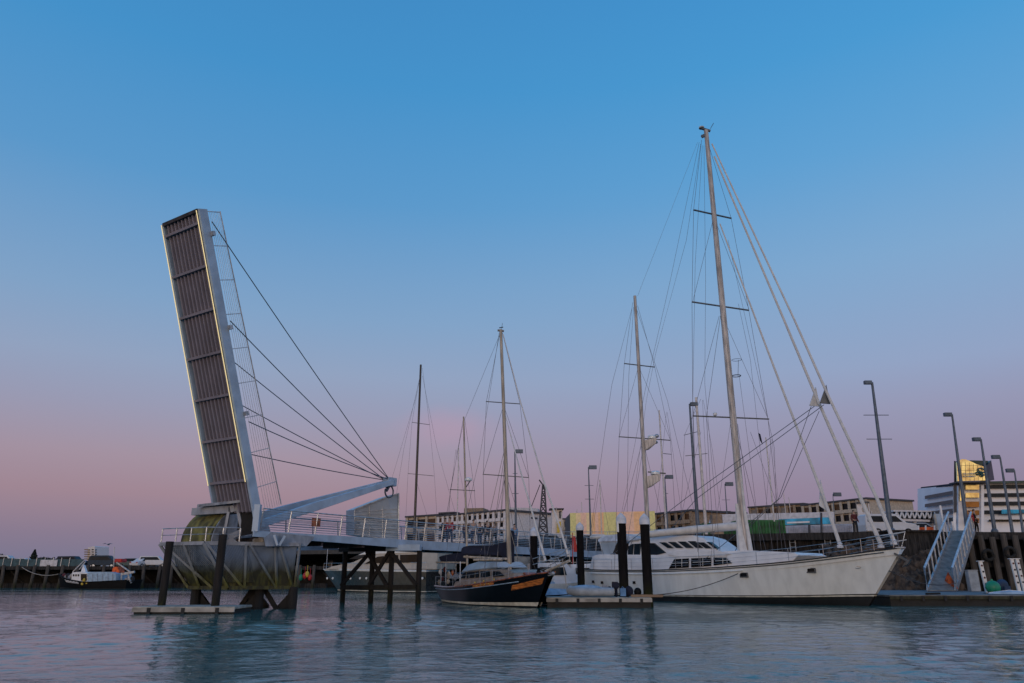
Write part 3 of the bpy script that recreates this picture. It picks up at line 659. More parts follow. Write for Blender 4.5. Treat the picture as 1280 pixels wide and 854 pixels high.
traced(kt, 'cockpit_coaming', [(747, 714), (747.5, 701), (760, 699), (782, 698), (784, 714)], -1.65, 3.3, 'gelcoat', bevel=.03)
for x in (757.5, 764): pane(kt, 'coaming_port', ((x - 2, 706), (x + 2, 706), (x + 2, 710), (x - 2, 710)), -1.66, 'darkglass')
traced(kt, 'bimini', [(745, 675), (750, 670), (772, 667), (790, 670), (800, 674), (796, 676), (748, 678)], -1.4, 2.8, 'canvas_grey', inset=.3, bevel=.05)
for x0, x1, y1 in ((750, 755, 703), (776, 779, 700), (790, 784, 690)):
    a = sp_(kt, x0, 677, -1.35); b = sp_(kt, x1, y1, -1.35); part('bimini_pole', MB().tube([a, b], .02, 5), M['steel'], kt)
    a.y = b.y = 1.35; part('bimini_pole', MB().tube([a, b], .02, 5), M['steel'], kt)
pane(kt, 'bimini_side_curtain', ((749, 678), (772, 676), (766, 692), (756, 695)), -1.3, 'shedglass')
a = sp_(kt, 768, 700, 0); part('steering_wheel', MB().tube([a + V((0, .35 * math.cos(t), .35 * math.sin(t) + .1)) for t in [2 * PI * i / 16 for i in range(17)]], .02, 5), M['steel'], kt)
part('helm_seat', MB().box(a + V((-.5, 0, -.1)), (.4, .9, .5)), M['red'], kt, bevel=.04)
# grab rail on the pilot house roof, liferaft canister, vents
rp = [sp_(kt, x, y, -1.0) for x, y in ((800, 669), (830, 668), (862, 668), (880, 673))]
railing(kt, rp, .32, 0, M['steel'], post=.012, rail=.012, step=.7, name='roof_rail', postname='roof_rail_post')
for px in (822, 843): p = sp_(kt, px, 670, -.2); part('vent_cowl', MB().box(p + V((0, 0, .16)), (.12, .12, .34)), M['black'], kt, bevel=.02)
p = sp_(kt, 816, 670, .1); part('winch_pack', MB().box(p + V((0, 0, .1)), (.7, .6, .22)).box(p + V((.3, 0, .25)), (.22, .3, .2)), M['black'], kt, bevel=.03)
for px in (955, 966, 979): p = sp_(kt, px, 691, -.9); part('deck_hatch', MB().box(p + V((0, 0, .02)), (.45, .45, .08)), M['tint'], kt)
# guard rails round the deck
for side in (-1, 1):
    pts = [KP(s / 24, 1, side) + V((0, -side * .08, 0)) for s in range(0, 24)] + [KP(.985, 1, side)]
    railing(kt, pts[::2] + [pts[-1]], .72, 2, M['steel'], post=.012, rail=.012, step=1.6, name='guard_rail', postname='stanchion', wire=.007)
tipr = [KP(.93, 1, -1) + V((0, 0, .72)), KP(1, 1, -1) + V((.3, 0, .80)), KP(.93, 1, 1) + V((0, 0, .72))]
part('pulpit', MB().tube(tipr, .022, 6).tube([KP(.93, 1, -1) + V((0, 0, .36)), KP(1, 1, -1) + V((.3, 0, .40)), KP(.93, 1, 1) + V((0, 0, .36))], .018, 6).tube([KP(1, 1, -1), KP(1, 1, -1) + V((.3, 0, .8))], .02, 6), M['steel'], kt)
# anchors at the stem
bowp = KP(1, 1, -1)
mb = MB().beam(bowp + V((-.35, -.12, -.25)), bowp + V((.30, -.12, -.70)), .07, .09).prism([bowp + V((.12, -.2, -.72)), bowp + V((.42, -.2, -.55)), bowp + V((.28, -.2, -.78)), bowp + V((-.05, -.2, -.95))], V((0, .25, 0)))
part('anchor', mb, M['alloy'], kt, bevel=.015)
part('bow_roller', MB().box(bowp + V((-.05, 0, .02)), (.45, .25, .08)), M['galv'], kt, bevel=.02)
part('fairlead', MB().tube([KP(.925, .72, -1) + V((.16 * math.cos(t), -.03, .05 * math.sin(t))) for t in [2 * PI * i / 12 for i in range(13)]], .015, 5), M['steel'], kt)
# masts
YM = L2W(kt, sp_(kt, 932, 692, 0)).y; YZ = L2W(kt, sp_(kt, 812, 690, 0)).y
mbse, mtop = W(932.5, 694, YM), W(882.5, 163, YM)
mastpart(kt, mbse, mtop, .25, .16, 'mastgrey', 'main_mast')
part('mast_coat', MB().tube([W(929, 694, YM - .1), W(925, 668, YM - .1), W(921, 630, YM)], .34, 8, r1=.1), M['canvas_white'], kt, world=True, smooth=True)
part('mast_luff_cover', MB().tube([W(939, 692, YM - .35), W(931, 640, YM - .25), W(925, 585, YM - .2)], .14, 8, r1=.05), M['canvas_white'], kt, world=True, smooth=True)
zb_, zt_ = W(812, 700, YZ), W(793.5, 370, YZ)
mastpart(kt, zb_, zt_, .17, .11, 'mastgrey', 'mizzen_mast')
NN = V((tx, ty, 0)); 
def yw(px, py, Yc): return W(px, py, Yc)
for pts, nm in ((((867, 262.5), (914, 273)), 'spreader'), (((865, 377.5), (936, 388)), 'spreader'), (((866, 520), (961, 524)), 'spreader')):
    part(nm, MB().beam(W(*pts[0], YM - .6), W(*pts[1], YM + .6), .11, .07), M['alloy'], kt, world=True)
for pts in (((780.4, 454.5), (818.4, 459)), ((773.6, 546), (838, 550.5))):
    part('spreader', MB().beam(W(*pts[0], YZ - .5), W(*pts[1], YZ + .5), .09, .055), M['alloy'], kt, world=True)
# masthead gear
part('masthead_crane', MB().beam(W(875, 160, YM), W(888, 164, YM), .14, .14).beam(W(877, 171, YM), W(884, 168, YM), .16, .2).tube([W(888, 161, YM), W(892, 154, YM)], .02, 4), M['alloy'], kt, world=True)
part('masthead_radome', MB().lathe(W(877, 161, YM), [(.05, 0), (.2, .03), (.2, .12), (.1, .18), (.02, .18)], 10), M['mastgrey'], kt, world=True)
part('crows_nest', MB().tube([W(918.5, 470, YM) + V((.28 * math.cos(t) + .1, .28 * math.sin(t), 0)) for t in [2 * PI * i / 12 for i in range(13)]], .03, 5).tube([W(918.5, 450, YM) + V((.32 * math.cos(t) + .12, .3 * math.sin(t), 0)) for t in [2 * PI * i / 12 for i in range(13)]], .014, 4).tube([W(922.5, 470, YM), W(923, 450, YM)], .014, 4), M['alloy'], kt, world=True)
part('radar_dome', MB().lathe(W(894, 520, YM - .2), [(.06, 0), (.13, .05), (.14, .16), (.08, .24), (.01, .25)], 10), M['white'], kt, world=True)
for yy, s_ in ((556, .9), (602, 1.05)):
    xb = 803.5 + (yy - 546) * .058
    q = [W(xb + 1, yy - 6 * s_, YZ), W(xb + 18 * s_, yy - 9 * s_, YZ - .2), W(xb + 17 * s_, yy - 1, YZ - .2), W(xb + 8, yy + 6 * s_, YZ), W(xb + 2, yy + 8 * s_, YZ)]
    part('radar_bracket', MB().prism([p + V((0, -.22, 0)) for p in q], V((0, .5, 0))), M['mastgrey'], kt, world=True, bevel=.03)
    part('radar_dome', MB().lathe(W(xb + 12 * s_, yy - 8 * s_, YZ), [(.1, -.03), (.32 * s_, .02), (.32 * s_, .16), (.2, .26), (.02, .27)], 12), M['gelcoat'], kt, world=True, smooth=True)
part('radar_bar', MB().beam(W(810, 590, YZ), W(832, 592, YZ), .14, .08), M['alloy'], kt, world=True)
part('horn_cluster', MB().ell(W(821, 545, YZ), (.16, .16, .14)).ell(W(819, 553, YZ), (.2, .18, .12)), M['galv'], kt, world=True)
# booms with sail
part('main_boom', MB().tube([W(926, 657.5, YM), W(868, 662, YM + 1.2), W(808, 668.5, YM + 2.7)], .26, 10, r1=.22), M['canvas_white'], kt, world=True, smooth=True)
part('boom_fitting', MB().beam(W(893, 663, YM + .6), W(887, 664, YM + .75), .1, .3), M['alloy'], kt, world=True)
part('mizzen_boom', MB().tube([W(811, 669, YZ), W(738, 672, YZ + 2.2)], .12, 8), M['canvas_white'], kt, world=True, smooth=True)
part('staysail_boom', MB().tube([W(935, 667, YM - .3), W(870, 688, YM - .3)], .03, 5), M['galv'], kt, world=True) if False else None
# furled headsails
fa = L2W(kt, KP(.985, 1, -1)).y
def furl(pts, r, nm='furled_headsail', m='canvas_white'):
    Yt, Yb = pts[0][2], pts[-1][2]; n = len(pts)
    part(nm, MB().tube([W(*p) for p in pts], r[0], 8, r1=r[1]), M[m], kt, world=True, smooth=True)
Y1 = fa + .3; Y2 = fa + 1.3; Y3 = fa + 3.0
def lerpY(y, ya, yb, Ya, Yb): return Ya + (Yb - Ya) * (y - ya) / (yb - ya)
def stay(pts, Ya, Yb):
    ya, yb = pts[0][1], pts[-1][1]
    # exact 3-D straight line top-bottom, sampled; bends follow the outline
    return [(x, y, None) for x, y in pts]
def line3(pa, Ya, pb, Yb, pts):
    A, Bp = W(*pa, Ya), W(*pb, Yb); res = []
    for x, y in pts:
        d = ray(x, y)  # depth by height along the stay
        best = min(range(101), key=lambda i: abs(((A.lerp(Bp, i / 100)).z - CH) / (A.lerp(Bp, i / 100)).y - d.z / d.y)); res.append((x, y, A.lerp(Bp, best / 100).y))
    return res
s1 = line3((890, 180), YM, (1119, 676), Y1, [(890, 180), (993, 400), (1034, 492), (1096, 623), (1117, 676)])
furl(s1, (.05, .11))
s2 = line3((893, 196), YM, (1103, 681), Y2, [(893, 196), (980, 400), (1022, 500), (1070, 610), (1101, 680)])
furl(s2, (.06, .12))
s3 = line3((900, 280), YM, (1050, 683), Y3, [(900, 280), (945, 400), (991, 521), (1030, 623), (1050, 681)])
furl(s3, (.045, .11))
for s_, x, y in ((s1, 1034, 496), (s2, 1021, 499)):
    Yc = lerpY(y, s_[1][1], s_[3][1], s_[1][2], s_[3][2])
    q = [W(x - 1, y - 15, Yc), W(x + 3, y + 4, Yc), W(x + 4, y + 9, Yc), W(x - 9, y + 8, Yc)]
    part('sail_clew', MB().prism(q, V((0, .08, 0))), M['canvas_white' if x < 1030 else 'alloy'], kt, world=True)
q = [W(1026, 600, Y3 + 1), W(1024, 632, Y3 + .5), W(1036, 640, Y3 + .4)]; part('sail_clew', MB().prism(q, V((0, .06, 0))), M['canvas_white'], kt, world=True)
for s_, x, y in ((s1, 1117, 676), (s2, 1101, 680), (s3, 1050, 680)):
    w_ = s_[-1]; part('furling_drum', MB().lathe(W(x, y + 2, w_[2]), [(.08, -.14), (.17, -.12), (.17, 0), (.08, .06), (.16, .10), (.05, .18)], 10), M['white'], kt, world=True)
# standing and running rigging
YN, YF = YM - 1.6, YM + 1.6
wires(kt, 'shroud', [
    [(877, 175, YM), (867, 262.5, YM - .6), (865, 378, YM - .6), (866, 520, YM - .6), (874, 712, YN)],
    [(887, 185, YM), (914, 273, YM + .6), (936, 388, YM + .6), (960, 524, YM + .6), (978, 690, YF)],
    [(889, 262, YM), (936, 386, YM + .6)], [(893, 268, YM), (866, 377, YM - .6)],
    [(899, 395, YM), (866, 520, YM - .6)], [(903, 395, YM), (960, 523, YM + .6)],
    [(913, 530, YM), (888, 700, YN)], [(918, 530, YM), (958, 690, YF)],
    [(901, 392, YM), (883, 520, YM - .3), (893, 700, YN)], [(922, 530, YM), (944, 690, YF)]], .013)
wires(kt, 'backstay', [
    [(874, 178, YM), (838, 350, YM + 2), (806, 490, YM + 3.5), (772, 668, YM + 6)],
    [(872, 178, YM), (797, 370, YZ)], [(876, 180, YM), (858, 300, YM + 1), (820, 440, YM + 2), (808, 500, YM + 3), (790, 640, YM + 5)],
    [(878, 182, YM), (869, 330, YM), (866, 500, YM), (872, 690, YM)], [(880, 182, YM), (882, 350, YM), (881, 480, YM), (900, 690, YM)]], .010)
wires(kt, 'mizzen_shroud', [
    [(791, 378, YZ), (780.4, 454.5, YZ - .5), (774, 546, YZ - .5), (768, 712, YZ - 1.4)],
    [(797, 382, YZ), (818.4, 459, YZ + .5), (838, 550, YZ + .5), (847, 690, YZ + 1.4)],
    [(797, 462, YZ), (774, 546, YZ - .5)], [(800, 462, YZ), (838, 550, YZ + .5)],
    [(790, 385, YZ), (765, 480, YZ + 1.5), (756, 540, YZ + 2), (742, 640, YZ + 3), (732, 716, YZ + 3.5)],
    [(792, 384, YZ), (786, 470, YZ), (784, 640, YZ)], [(804, 560, YZ), (780, 700, YZ - 1)], [(806, 560, YZ), (838, 690, YZ + 1)],
    [(795, 384, YZ), (834, 500, YZ), (868, 640, YZ - 2)], [(804, 548, YZ), (762, 706, YZ + 1)]], .011)
wires(kt, 'sheet', [
    [(1018, 508, s1[2][2]), (860, 621, YM + 1), (770, 690, YZ)], [(1030, 506, s1[2][2]), (870, 624, YM + 1), (815, 690, YZ)],
    [(1014, 508, s1[2][2]), (973, 624, YM), (925, 664, YM), (880, 700, YM)], [(1024, 514, s1[2][2]), (976, 622, YM), (940, 655, YM), (918, 690, YM)],
    ], .020, 'alloy')
wires(kt, 'sheet', [
    [(923, 380, YM), (938, 450, YM), (950, 560, YM - .5), (966, 690, YM - 1)], [(924, 470, YM), (936, 560, YM), (952, 690, YM - .6)],
    [(938, 540, YM), (975, 640, YM - 1), (983, 690, YM - 1)], [(910, 300, YM), (950, 480, YM - 1), (968, 560, YM - 1), (972, 690, YM - 1)]], .010)
p = W(948, 541, YM); part('flag_halyard_pennant', MB().prism([p, p + V((.12, 0, -.1)), p + V((.2, 0, -.75)), p + V((.05, 0, -.5))], V((0, .02, 0))), M['canvas_navy'], kt, world=True)
# mooring lines and fender
def rope(name, a, b, label, s=.3, m='darkrope', r=.018, cat='mooring line', group=None):
    return solo(name, MB().tube(sag(V(a), V(b), s, 12), r, 5), M[m], label, cat, group=group)
rope('mooring_line', W(811, 744, 44.5), L2W(kt, KP(.62, .80, -1)) + V((-.02, -.05, 0)), 'grey spring line running up along the cream hull from the middle pontoon', .25, r=.022)
rope('mooring_line', L2W(kt, KP(.995, .62, -1)) + V((.1, 0, 0)), W(1195, 729, 47), 'dark bow line running from the cream bow across to the foot of the gangway', .35, r=.02)

# ---------------- dark blue ketch
sx2, sy2 = -3.5, 48.1; ex2, ey2 = 1.31, 39.1; LW2 = math.hypot(ex2 - sx2, ey2 - sy2); t2 = ((ex2 - sx2) / LW2, (ey2 - sy2) / LW2)
dk = thing('wooden_ketch', 'black hulled wooden ketch with orange carved bow trim and navy sail cover over its boom', 'sailing boat', (sx2, sy2, 0), math.atan2(t2[1], t2[0]))
DP = hull(dk, 0, (0, LW2), (-.40, LW2 + 1.35),
     [(0, .75), (.2, 1.25), (.5, 1.55), (.75, 1.1), (.92, .38), (1, .03)],
     [(0, 1.15), (.2, 1.55), (.5, 1.75), (.75, 1.45), (.92, .65), (1, .05)],
     [(0, .92), (.25, .88), (.5, 1.0), (.75, 1.28), (1, 1.70)],
     ['antifoul', 'bootwhite', 'navyhull', 'varnish'], [(.05, 0), (.16, 1), (.5, 2), (.88, 2), (1, 2)], flare=.75, bul=.15, rail='varnish', railr=.04)
part('sheer_stripe', MB().tube([DP(s / 30, .84, -1) + V((0, -.015, 0)) for s in range(0, 27)], .022, 5), M['paleblue'], dk)
def hullquad(Pf, s0, s1, t0a, t1a, t0b, t1b, off=.02, n=8):
    mb = MB(); vs = []
    for i in range(n + 1):
        k = i / n; s = s0 + (s1 - s0) * k
        vs.append((Pf(s, t0a + (t0b - t0a) * k, -1), Pf(s, t1a + (t1b - t1a) * k, -1)))
    for i in range(n): mb.prism([vs[i][0] + V((0, -off, 0)), vs[i + 1][0] + V((0, -off, 0)), vs[i + 1][1] + V((0, -off, 0)), vs[i][1] + V((0, -off, 0))], V((0, .03, 0)))
    return mb
part('bow_trim', hullquad(DP, .835, .985, .56, .74, .68, .86), M['orangetrim'], dk)
nb = part('name_board', hullquad(DP, .55, .72, .86, .98, .86, .98, .03), M['orangetrim'], dk)
mb = MB()
for i in range(9):
    s = .565 + i * .0165; a = DP(s, .89, -1) + V((0, -.055, 0)); b = DP(s + .004, .955, -1) + V((0, -.055, 0)); mb.tube([a, b], .013, 4)
    if i % 2: mb.tube([b, DP(s + .012, .90, -1) + V((0, -.055, 0))], .012, 4)
part('carved_letters', mb, M['gold'], nb)
SD = -1.15
traced(dk, 'cabin_trunk', [(566, 734), (568, 727), (574, 726), (618, 723), (630, 722), (632, 726), (626, 730), (600, 735)], SD, 2.3, 'cabin', inset=.1, bevel=.02)
traced(dk, 'deckhouse', [(574, 727), (581, 714), (600, 711.5), (632, 712), (640, 716), (642, 723), (600, 727)], SD + .12, 2.06, 'cabin', inset=.12, bevel=.02)
for pts in (((583.5, 715.5), (592.5, 714.5), (592.5, 722.5), (583.5, 723)), ((594.5, 714.5), (598, 714), (598, 722), (594.5, 722.5)), ((600.5, 714), (611, 713.5), (612, 721), (600.5, 722)), ((615, 714), (624, 714.5), (630, 720), (615, 721)), ((579, 717), (581.5, 715.5), (581, 723), (576.5, 723))):
    pane(dk, 'deckhouse_window', pts, SD + .13, 'tint', th=.06)
for px, py in ((617, 724), (604, 726), (593, 728)): p = sp_(dk, px + 1, py + .6, SD); part('porthole', MB().lathe(p + V((0, -.02, 0)), [(.06, -.02), (.07, 0), (.05, .03)], 10, ax=(0, -1, 0)), M['gold'], dk)
traced(dk, 'spray_hood', [(575, 716), (579, 706), (590, 702), (616, 702), (620, 710), (600, 712)], SD + .05, 2.1, 'shedglass', inset=.35, bevel=.06)
traced(dk, 'varnished_hatch', [(617, 723), (619, 719.5), (629, 718.5), (632, 722.5)], -.5, 1.0, 'varnish', bevel=.03)
traced(dk, 'varnished_hatch', [(640, 720), (642, 717), (655, 715.5), (657, 718.5)], -.4, .8, 'varnish', bevel=.03)
pm = L2W(dk, sp_(dk, 640, 724, 0)); YMD = pm.y; YZD = L2W(dk, sp_(dk, 583, 735, 0)).y
mastpart(dk, W(637.5, 722, YMD), W(626, 412, YMD), .125, .085, 'mastwood', 'main_mast')
mastpart(dk, W(584.5, 724, YZD), W(579.5, 521, YZD), .07, .05, 'mastwood', 'mizzen_mast')
part('masthead_fitting', MB().beam(W(622, 413, YMD), W(630, 414, YMD), .1, .1).tube([W(627, 412, YMD), W(628, 404, YMD)], .012, 4).tube([W(624, 410, YMD), W(629, 409, YMD)], .03, 4), M['alloy'], dk, world=True)
for a, b, Yc, nm in (((607.5, 502), (650, 505), YMD, 'spreader'), ((603.5, 593), (661, 597), YMD, 'spreader'), ((562.5, 612), (593.5, 613.5), YZD, 'spreader')):
    part(nm, MB().beam(W(*a, Yc - .4), W(*b, Yc + .4), .06, .04), M['alloy'], dk, world=True)
part('radar_dome', MB().lathe(W(585.5, 600, YZD - .1), [(.1, -.08), (.22, -.05), (.22, .08), (.1, .13), (.01, .14)], 12), M['gelcoat'], dk, world=True, smooth=True)
part('radar_strut', MB().tube([W(582, 610, YZD), W(588, 601, YZD - .1)], .03, 5), M['alloy'], dk, world=True)
# booms and covered sails
mb = MB().prism([W(577, 684, YMD + 1.6), W(586, 682, YMD + 1.5), W(615, 681.5, YMD + .6), W(633, 677, YMD), W(636, 663, YMD), W(640, 663, YMD), W(640, 704, YMD), W(636, 704, YMD), W(626, 695, YMD + .4), W(578, 694, YMD + 1.6), W(575, 691, YMD + 1.6)], V((.16, .22, 0)))
part('sail_cover', mb, M['canvas_navy'], dk, world=True, bevel=.05)
part('main_boom', MB().tube([W(635, 699, YMD), W(580, 696, YMD + 1.7)], .07, 8), M['mastwood'], dk, world=True)
part('lashed_spar', MB().tube([W(628, 699.5, YMD - .3), W(592, 700, YMD + .6)], .06, 7), M['mastwood'], dk, world=True)
mb = MB().prism([W(548, 696, YZD + .8), W(560, 693, YZD + .5), W(582, 690, YZD), W(584, 702, YZD), W(550, 702, YZD + .8)], V((.12, .18, 0)))
part('mizzen_sail_cover', mb, M['canvas_navy'], dk, world=True, bevel=.04)
part('mizzen_boom', MB().tube([W(584, 703.5, YZD), W(545, 703, YZD + 1)], .05, 7), M['mastwood'], dk, world=True)
# bowsprit with pulpit
bs0 = DP(1, 1, -1); bs0 = V((bs0.x - .6, 0, bs0.z + .05)); bs1 = empty_at(dk, W(712, 701, 37.0)); 
part('bowsprit', MB().tube([bs0, bs1], .07, 7), M['mastwood'], dk)
for dz in (.32, .6):
    part('pulpit', MB().tube([bs0 + V((-.4, -.5, dz)), bs0.lerp(bs1, .5) + V((0, -.32, dz)), bs1 + V((.05, 0, dz)), bs0.lerp(bs1, .5) + V((0, .32, dz)), bs0 + V((-.4, .5, dz))], .018, 5), M['galv'], dk)
part('bowsprit_net', MB().tube([bs0.lerp(bs1, .7) + V((0, -.25, .3)), bs0.lerp(bs1, .8) + V((0, -.2, -.15)), bs1 + V((0, 0, -.05)), bs1 + V((0, 0, .45))], .02, 4).tube([bs0.lerp(bs1, .4) + V((0, -.35, .6)), bs0.lerp(bs1, .55) + V((0, 0, -.1))], .02, 4), M['galv'], dk)
part('anchor', MB().beam(bs0 + V((.1, -.1, 0)), bs0 + V((.9, -.2, -.15)), .05, .06).ell(bs0 + V((.95, -.15, -.1)), (.10, .08, .09)), M['galv'], dk)
part('anchor_windlass', MB().lathe(bs0 + V((-.7, 0, 0)), [(.10, -.1), (.12, 0), (.07, .05), (.12, .12), (.06, .18)], 10), M['black'], dk)
part('chain_rope', MB().tube([bs1 + V((-.5, -.1, .1)), bs1 + V((-.2, -.15, -.7)), bs1 + V((-.1, -.15, -1.1))], .025, 5), M['rope'], dk)
for px0, x1, y1, Yc, r_ in ((667, 683, 703, 35.0, .06), (685, 704, 692, 34.7, .06)): pass
fs = line3((629, 418), YMD, (712, 698), 37.0, [(629, 418), (650, 500), (678, 597), (700, 660), (711, 696)])
part('furled_headsail', MB().tube([W(*p) for p in fs], .022, 7, r1=.062), M['canvas_white'], dk, world=True, smooth=True)
fs = line3((632, 520), YMD, (682, 704), 38.4, [(632, 520), (648, 580), (664, 636), (682, 702)])
part('furled_staysail', MB().tube([W(*p) for p in fs], .02, 7, r1=.065), M['canvas_white'], dk, world=True, smooth=True)
wires(dk, 'shroud', [
    [(625, 416, YMD), (608, 502, YMD - .4), (604, 593, YMD - .4), (607, 733, YMD - 1.2)], [(628, 416, YMD), (650, 505, YMD + .4), (661, 597, YMD + .4), (664, 722, YMD + 1.2)],
    [(629, 508, YMD), (604, 593, YMD - .4)], [(630, 508, YMD), (661, 597, YMD + .4)], [(631, 598, YMD), (618, 732, YMD - 1)], [(633, 598, YMD), (650, 722, YMD + 1)],
    [(631, 598, YMD), (600, 733, YMD - 1)], [(634, 598, YMD), (671, 718, YMD + .8)]], .010)
wires(dk, 'backstay', [
    [(624, 416, YMD), (600, 570, YMD + 1), (562, 733, YZD + 1)], [(580, 524, YZD), (563, 612, YZD - .3), (556, 738, YZD - .6)], [(581, 524, YZD), (593, 613, YZD + .3), (600, 727, YZD + .6)],
    [(624, 420, YMD), (581, 524, YZD)], [(579, 524, YZD), (550, 690, YZD + 1.2)], [(585, 602, YZD), (601, 690, YMD + 1)]], .009)
wires(dk, 'lazy_jack', [[(631, 560, YMD), (600, 695, YMD + 1.1)], [(632, 560, YMD), (622, 697, YMD + .5)], [(637, 660, YMD), (648, 700, YMD)], [(632, 560, YMD), (612, 697, YMD + .8)]], .014, 'rope')
for side in (-1, 1):
    pts = [DP(s / 10, 1, side) + V((0, -side * .06, 0)) for s in range(0, 10)]
    railing(dk, pts, .55, 1, M['galv'], post=.011, rail=.010, step=1.3, name='guard_rail', postname='stanchion', wire=.006)
# stern clutter: davits, lifebuoy, fenders, dinghy bits
for i, (px, py, mm, r_) in enumerate(((550, 715, 'white', .09), (556, 712, 'clothmaroon', .12), (561, 719, 'mastwood', .12), (553, 724, 'clothmaroon', .11), (566, 716, 'varnish', .10), (549, 728, 'rope', .1), (560, 727, 'mastwood', .12), (569, 722, 'clothgrey', .11))):
    p = sp_(dk, px, py, -.7 + .2 * (i % 4)); part('stern_gear', MB().ell(p, (r_, r_, r_ * R.uniform(1.2, 2.4)), 8, 6), M[mm], dk)
for px in (551, 557, 575): p = sp_(dk, px, 728, -.9); part('stern_post', MB().tube([p, p + V((0, 0, 1.15))], .025, 5), M['white'], dk)
part('stern_awning', MB().box(sp_(dk, 561, 704, -.1), (1.0, 1.2, .07), 0), M['paleblue'], dk)
p = sp_(dk, 624, 708, -.2); part('dorade_cowl', MB().prism([p + V((-.1, 0, -.4)), p + V((.25, 0, -.4)), p + V((.1, 0, .15)), p + V((-.1, 0, .2))], V((0, .3, 0))), M['white'], dk, bevel=.03)
for px in (632, 634.5): p = sp_(dk, px + 4, 722, -.3); part('cleat_post', MB().tube([p, p + V((0, 0, .55))], .05, 7), M['mastwood'], dk)

# ---------------- motor yacht behind the trestle
ax, bx = W(402, 735, 80), W(546, 735, 73); Lm = (bx - ax).length; tm = (ax - bx).normalized()
my = thing('motor_yacht', 'dark grey green motor yacht with cream upper deck behind the bridge trestle', 'motor yacht', (bx.x, bx.y, 0), math.atan2(tm.y, tm.x))
# local x forward (to the left), camera on the +y side
MATS_W[my.name] = Matrix.Translation((bx.x, bx.y, 0)) @ Matrix.Rotation(math.atan2(tm.y, tm.x), 4, 'Z')
def halfx(px): return sp_(my, px, 720, 1.8).x
MP = hull(my, 0, (0, halfx(410)), (-.1, halfx(390)),
     [(0, 1.7), (.3, 1.9), (.6, 1.8), (.85, .8), (1, .05)], [(0, 1.9), (.3, 2.15), (.6, 2.1), (.85, 1.25), (1, .08)],
     [(0, 1.95), (.3, 1.98), (.7, 2.08), (1, 2.1)], ['antifoul', 'bootwhite', 'motorhull', 'gelcoat'], [(.04, 0), (.08, 1), (.5, 2), (.94, 2), (1, 3)], flare=.7, bul=.1, deckm='gelcoat', rail='gelcoat')
MY = 1.6
traced(my, 'upper_deck', [(546, 712), (546, 690), (470, 690), (452, 697), (440, 703), (415, 708), (405, 712)], MY, -3.2, 'creamdeck', inset=.2, bevel=.05)
traced(my, 'cabin_roof', [(530, 690), (528, 685), (470, 684), (447, 694), (460, 693)], MY - .1, -3.0, 'gelcoat', bevel=.03)
pane(my, 'side_window', ((524, 693), (524, 703), (470, 704), (455, 705), (472, 696), (490, 694)), MY + .005, 'darkglass', th=.03)
pane(my, 'windscreen', ((460, 693), (449, 699), (436, 699), (447, 694)), MY - .1, 'tint', th=.03)
for px in (480, 498): pane(my, 'window_post', ((px, 693), (px + 2, 693), (px + 2, 704), (px, 704)), MY + .03, 'mastwood', th=.03)
for px in (409, 416, 438, 450, 458, 528): p = sp_(my, px, 723, 2.05); part('porthole', MB().lathe(p, [(.12, 0), (.1, .04), (.03, .05)], 10, ax=(0, 1, 0)), M['gelcoat'], my)
pts = [MP(s / 8, 1, 1) for s in range(4, 8)] + [MP(1, 1, 1)]; railing(my, pts, .6, 1, M['steel'], post=.012, rail=.016, step=1.6, name='guard_rail', postname='stanchion')
part('bow_staff', MB().tube([MP(.96, 1, 1), MP(.96, 1, 1) + V((0, 0, 2.0))], .02, 5), M['white'], my)
pts = [MP(s / 8, 1, 1) for s in range(0, 2)]; railing(my, pts, .7, 2, M['steel'], post=.012, rail=.016, step=1.0, name='stern_rail', postname='stanchion')

# ---------------- black masted sloop beyond the bridge
def sloop(label, px, ybase, ytop, Y, r, m, hullm, L=11, heading=PI * .15, spread=(), lines=(), name='sloop', toprake=0, group=None, topx=None, hz=1.25):
    p = W(px, ybase, Y); t = thing(name, label, 'sailing boat', (p.x, p.y, 0), heading, group)
    bm_ = L * .14
    PP = hull(t, 0, (-L * .52, L * .38), (-L * .55, L * .45), [(0, bm_ * .6), (.4, bm_ * .9), (.75, bm_ * .5), (1, .03)], [(0, bm_ * .8), (.4, bm_), (.75, bm_ * .7), (1, .05)], [(0, hz * .9), (.5, hz), (1, hz * 1.25)], ['antifoul', 'bootwhite', hullm], [(.06, 0), (.1, 1), (.5, 2), (1, 2)], N_=18, bul=.08, deckm='gelwear')
    part('coach_roof', MB().loft([[V((x, s * w_, z)) for s, z in ((-1, hz - .05), (1, hz - .05), (.8, hz + h), (-.8, hz + h))] for x, w_, h in ((-L * .2, bm_ * .6, .45), (L * .05, bm_ * .55, .4), (L * .2, bm_ * .35, .1))]), M['gelwear'], t)
    tt = W(topx if topx else px - (ybase - ytop) * (px - 640) / (ybase + 2535), ytop, Y); mbs = V((p.x, p.y, hz))
    mastpart(t, mbs, V((tt.x, tt.y, tt.z)), r, r * .75, m)
    part('boom', MB().tube([V((-.1, 0, hz + 1.1)), V((-L * .38, 0, hz + 1.15))], .1, 7), M['canvas_navy' if m == 'mastdark' else 'canvas_white'], t)
    for (xa, ya, xb, yb) in spread: part('spreader', MB().beam(W(xa, ya, Y - .5), W(xb, yb, Y + .5), .07, .05), M['alloy'], t, world=True)
    wires(t, 'shroud', [[(x, y, Y + dy) for x, y, dy in ln] for ln in lines], .012)
    return t
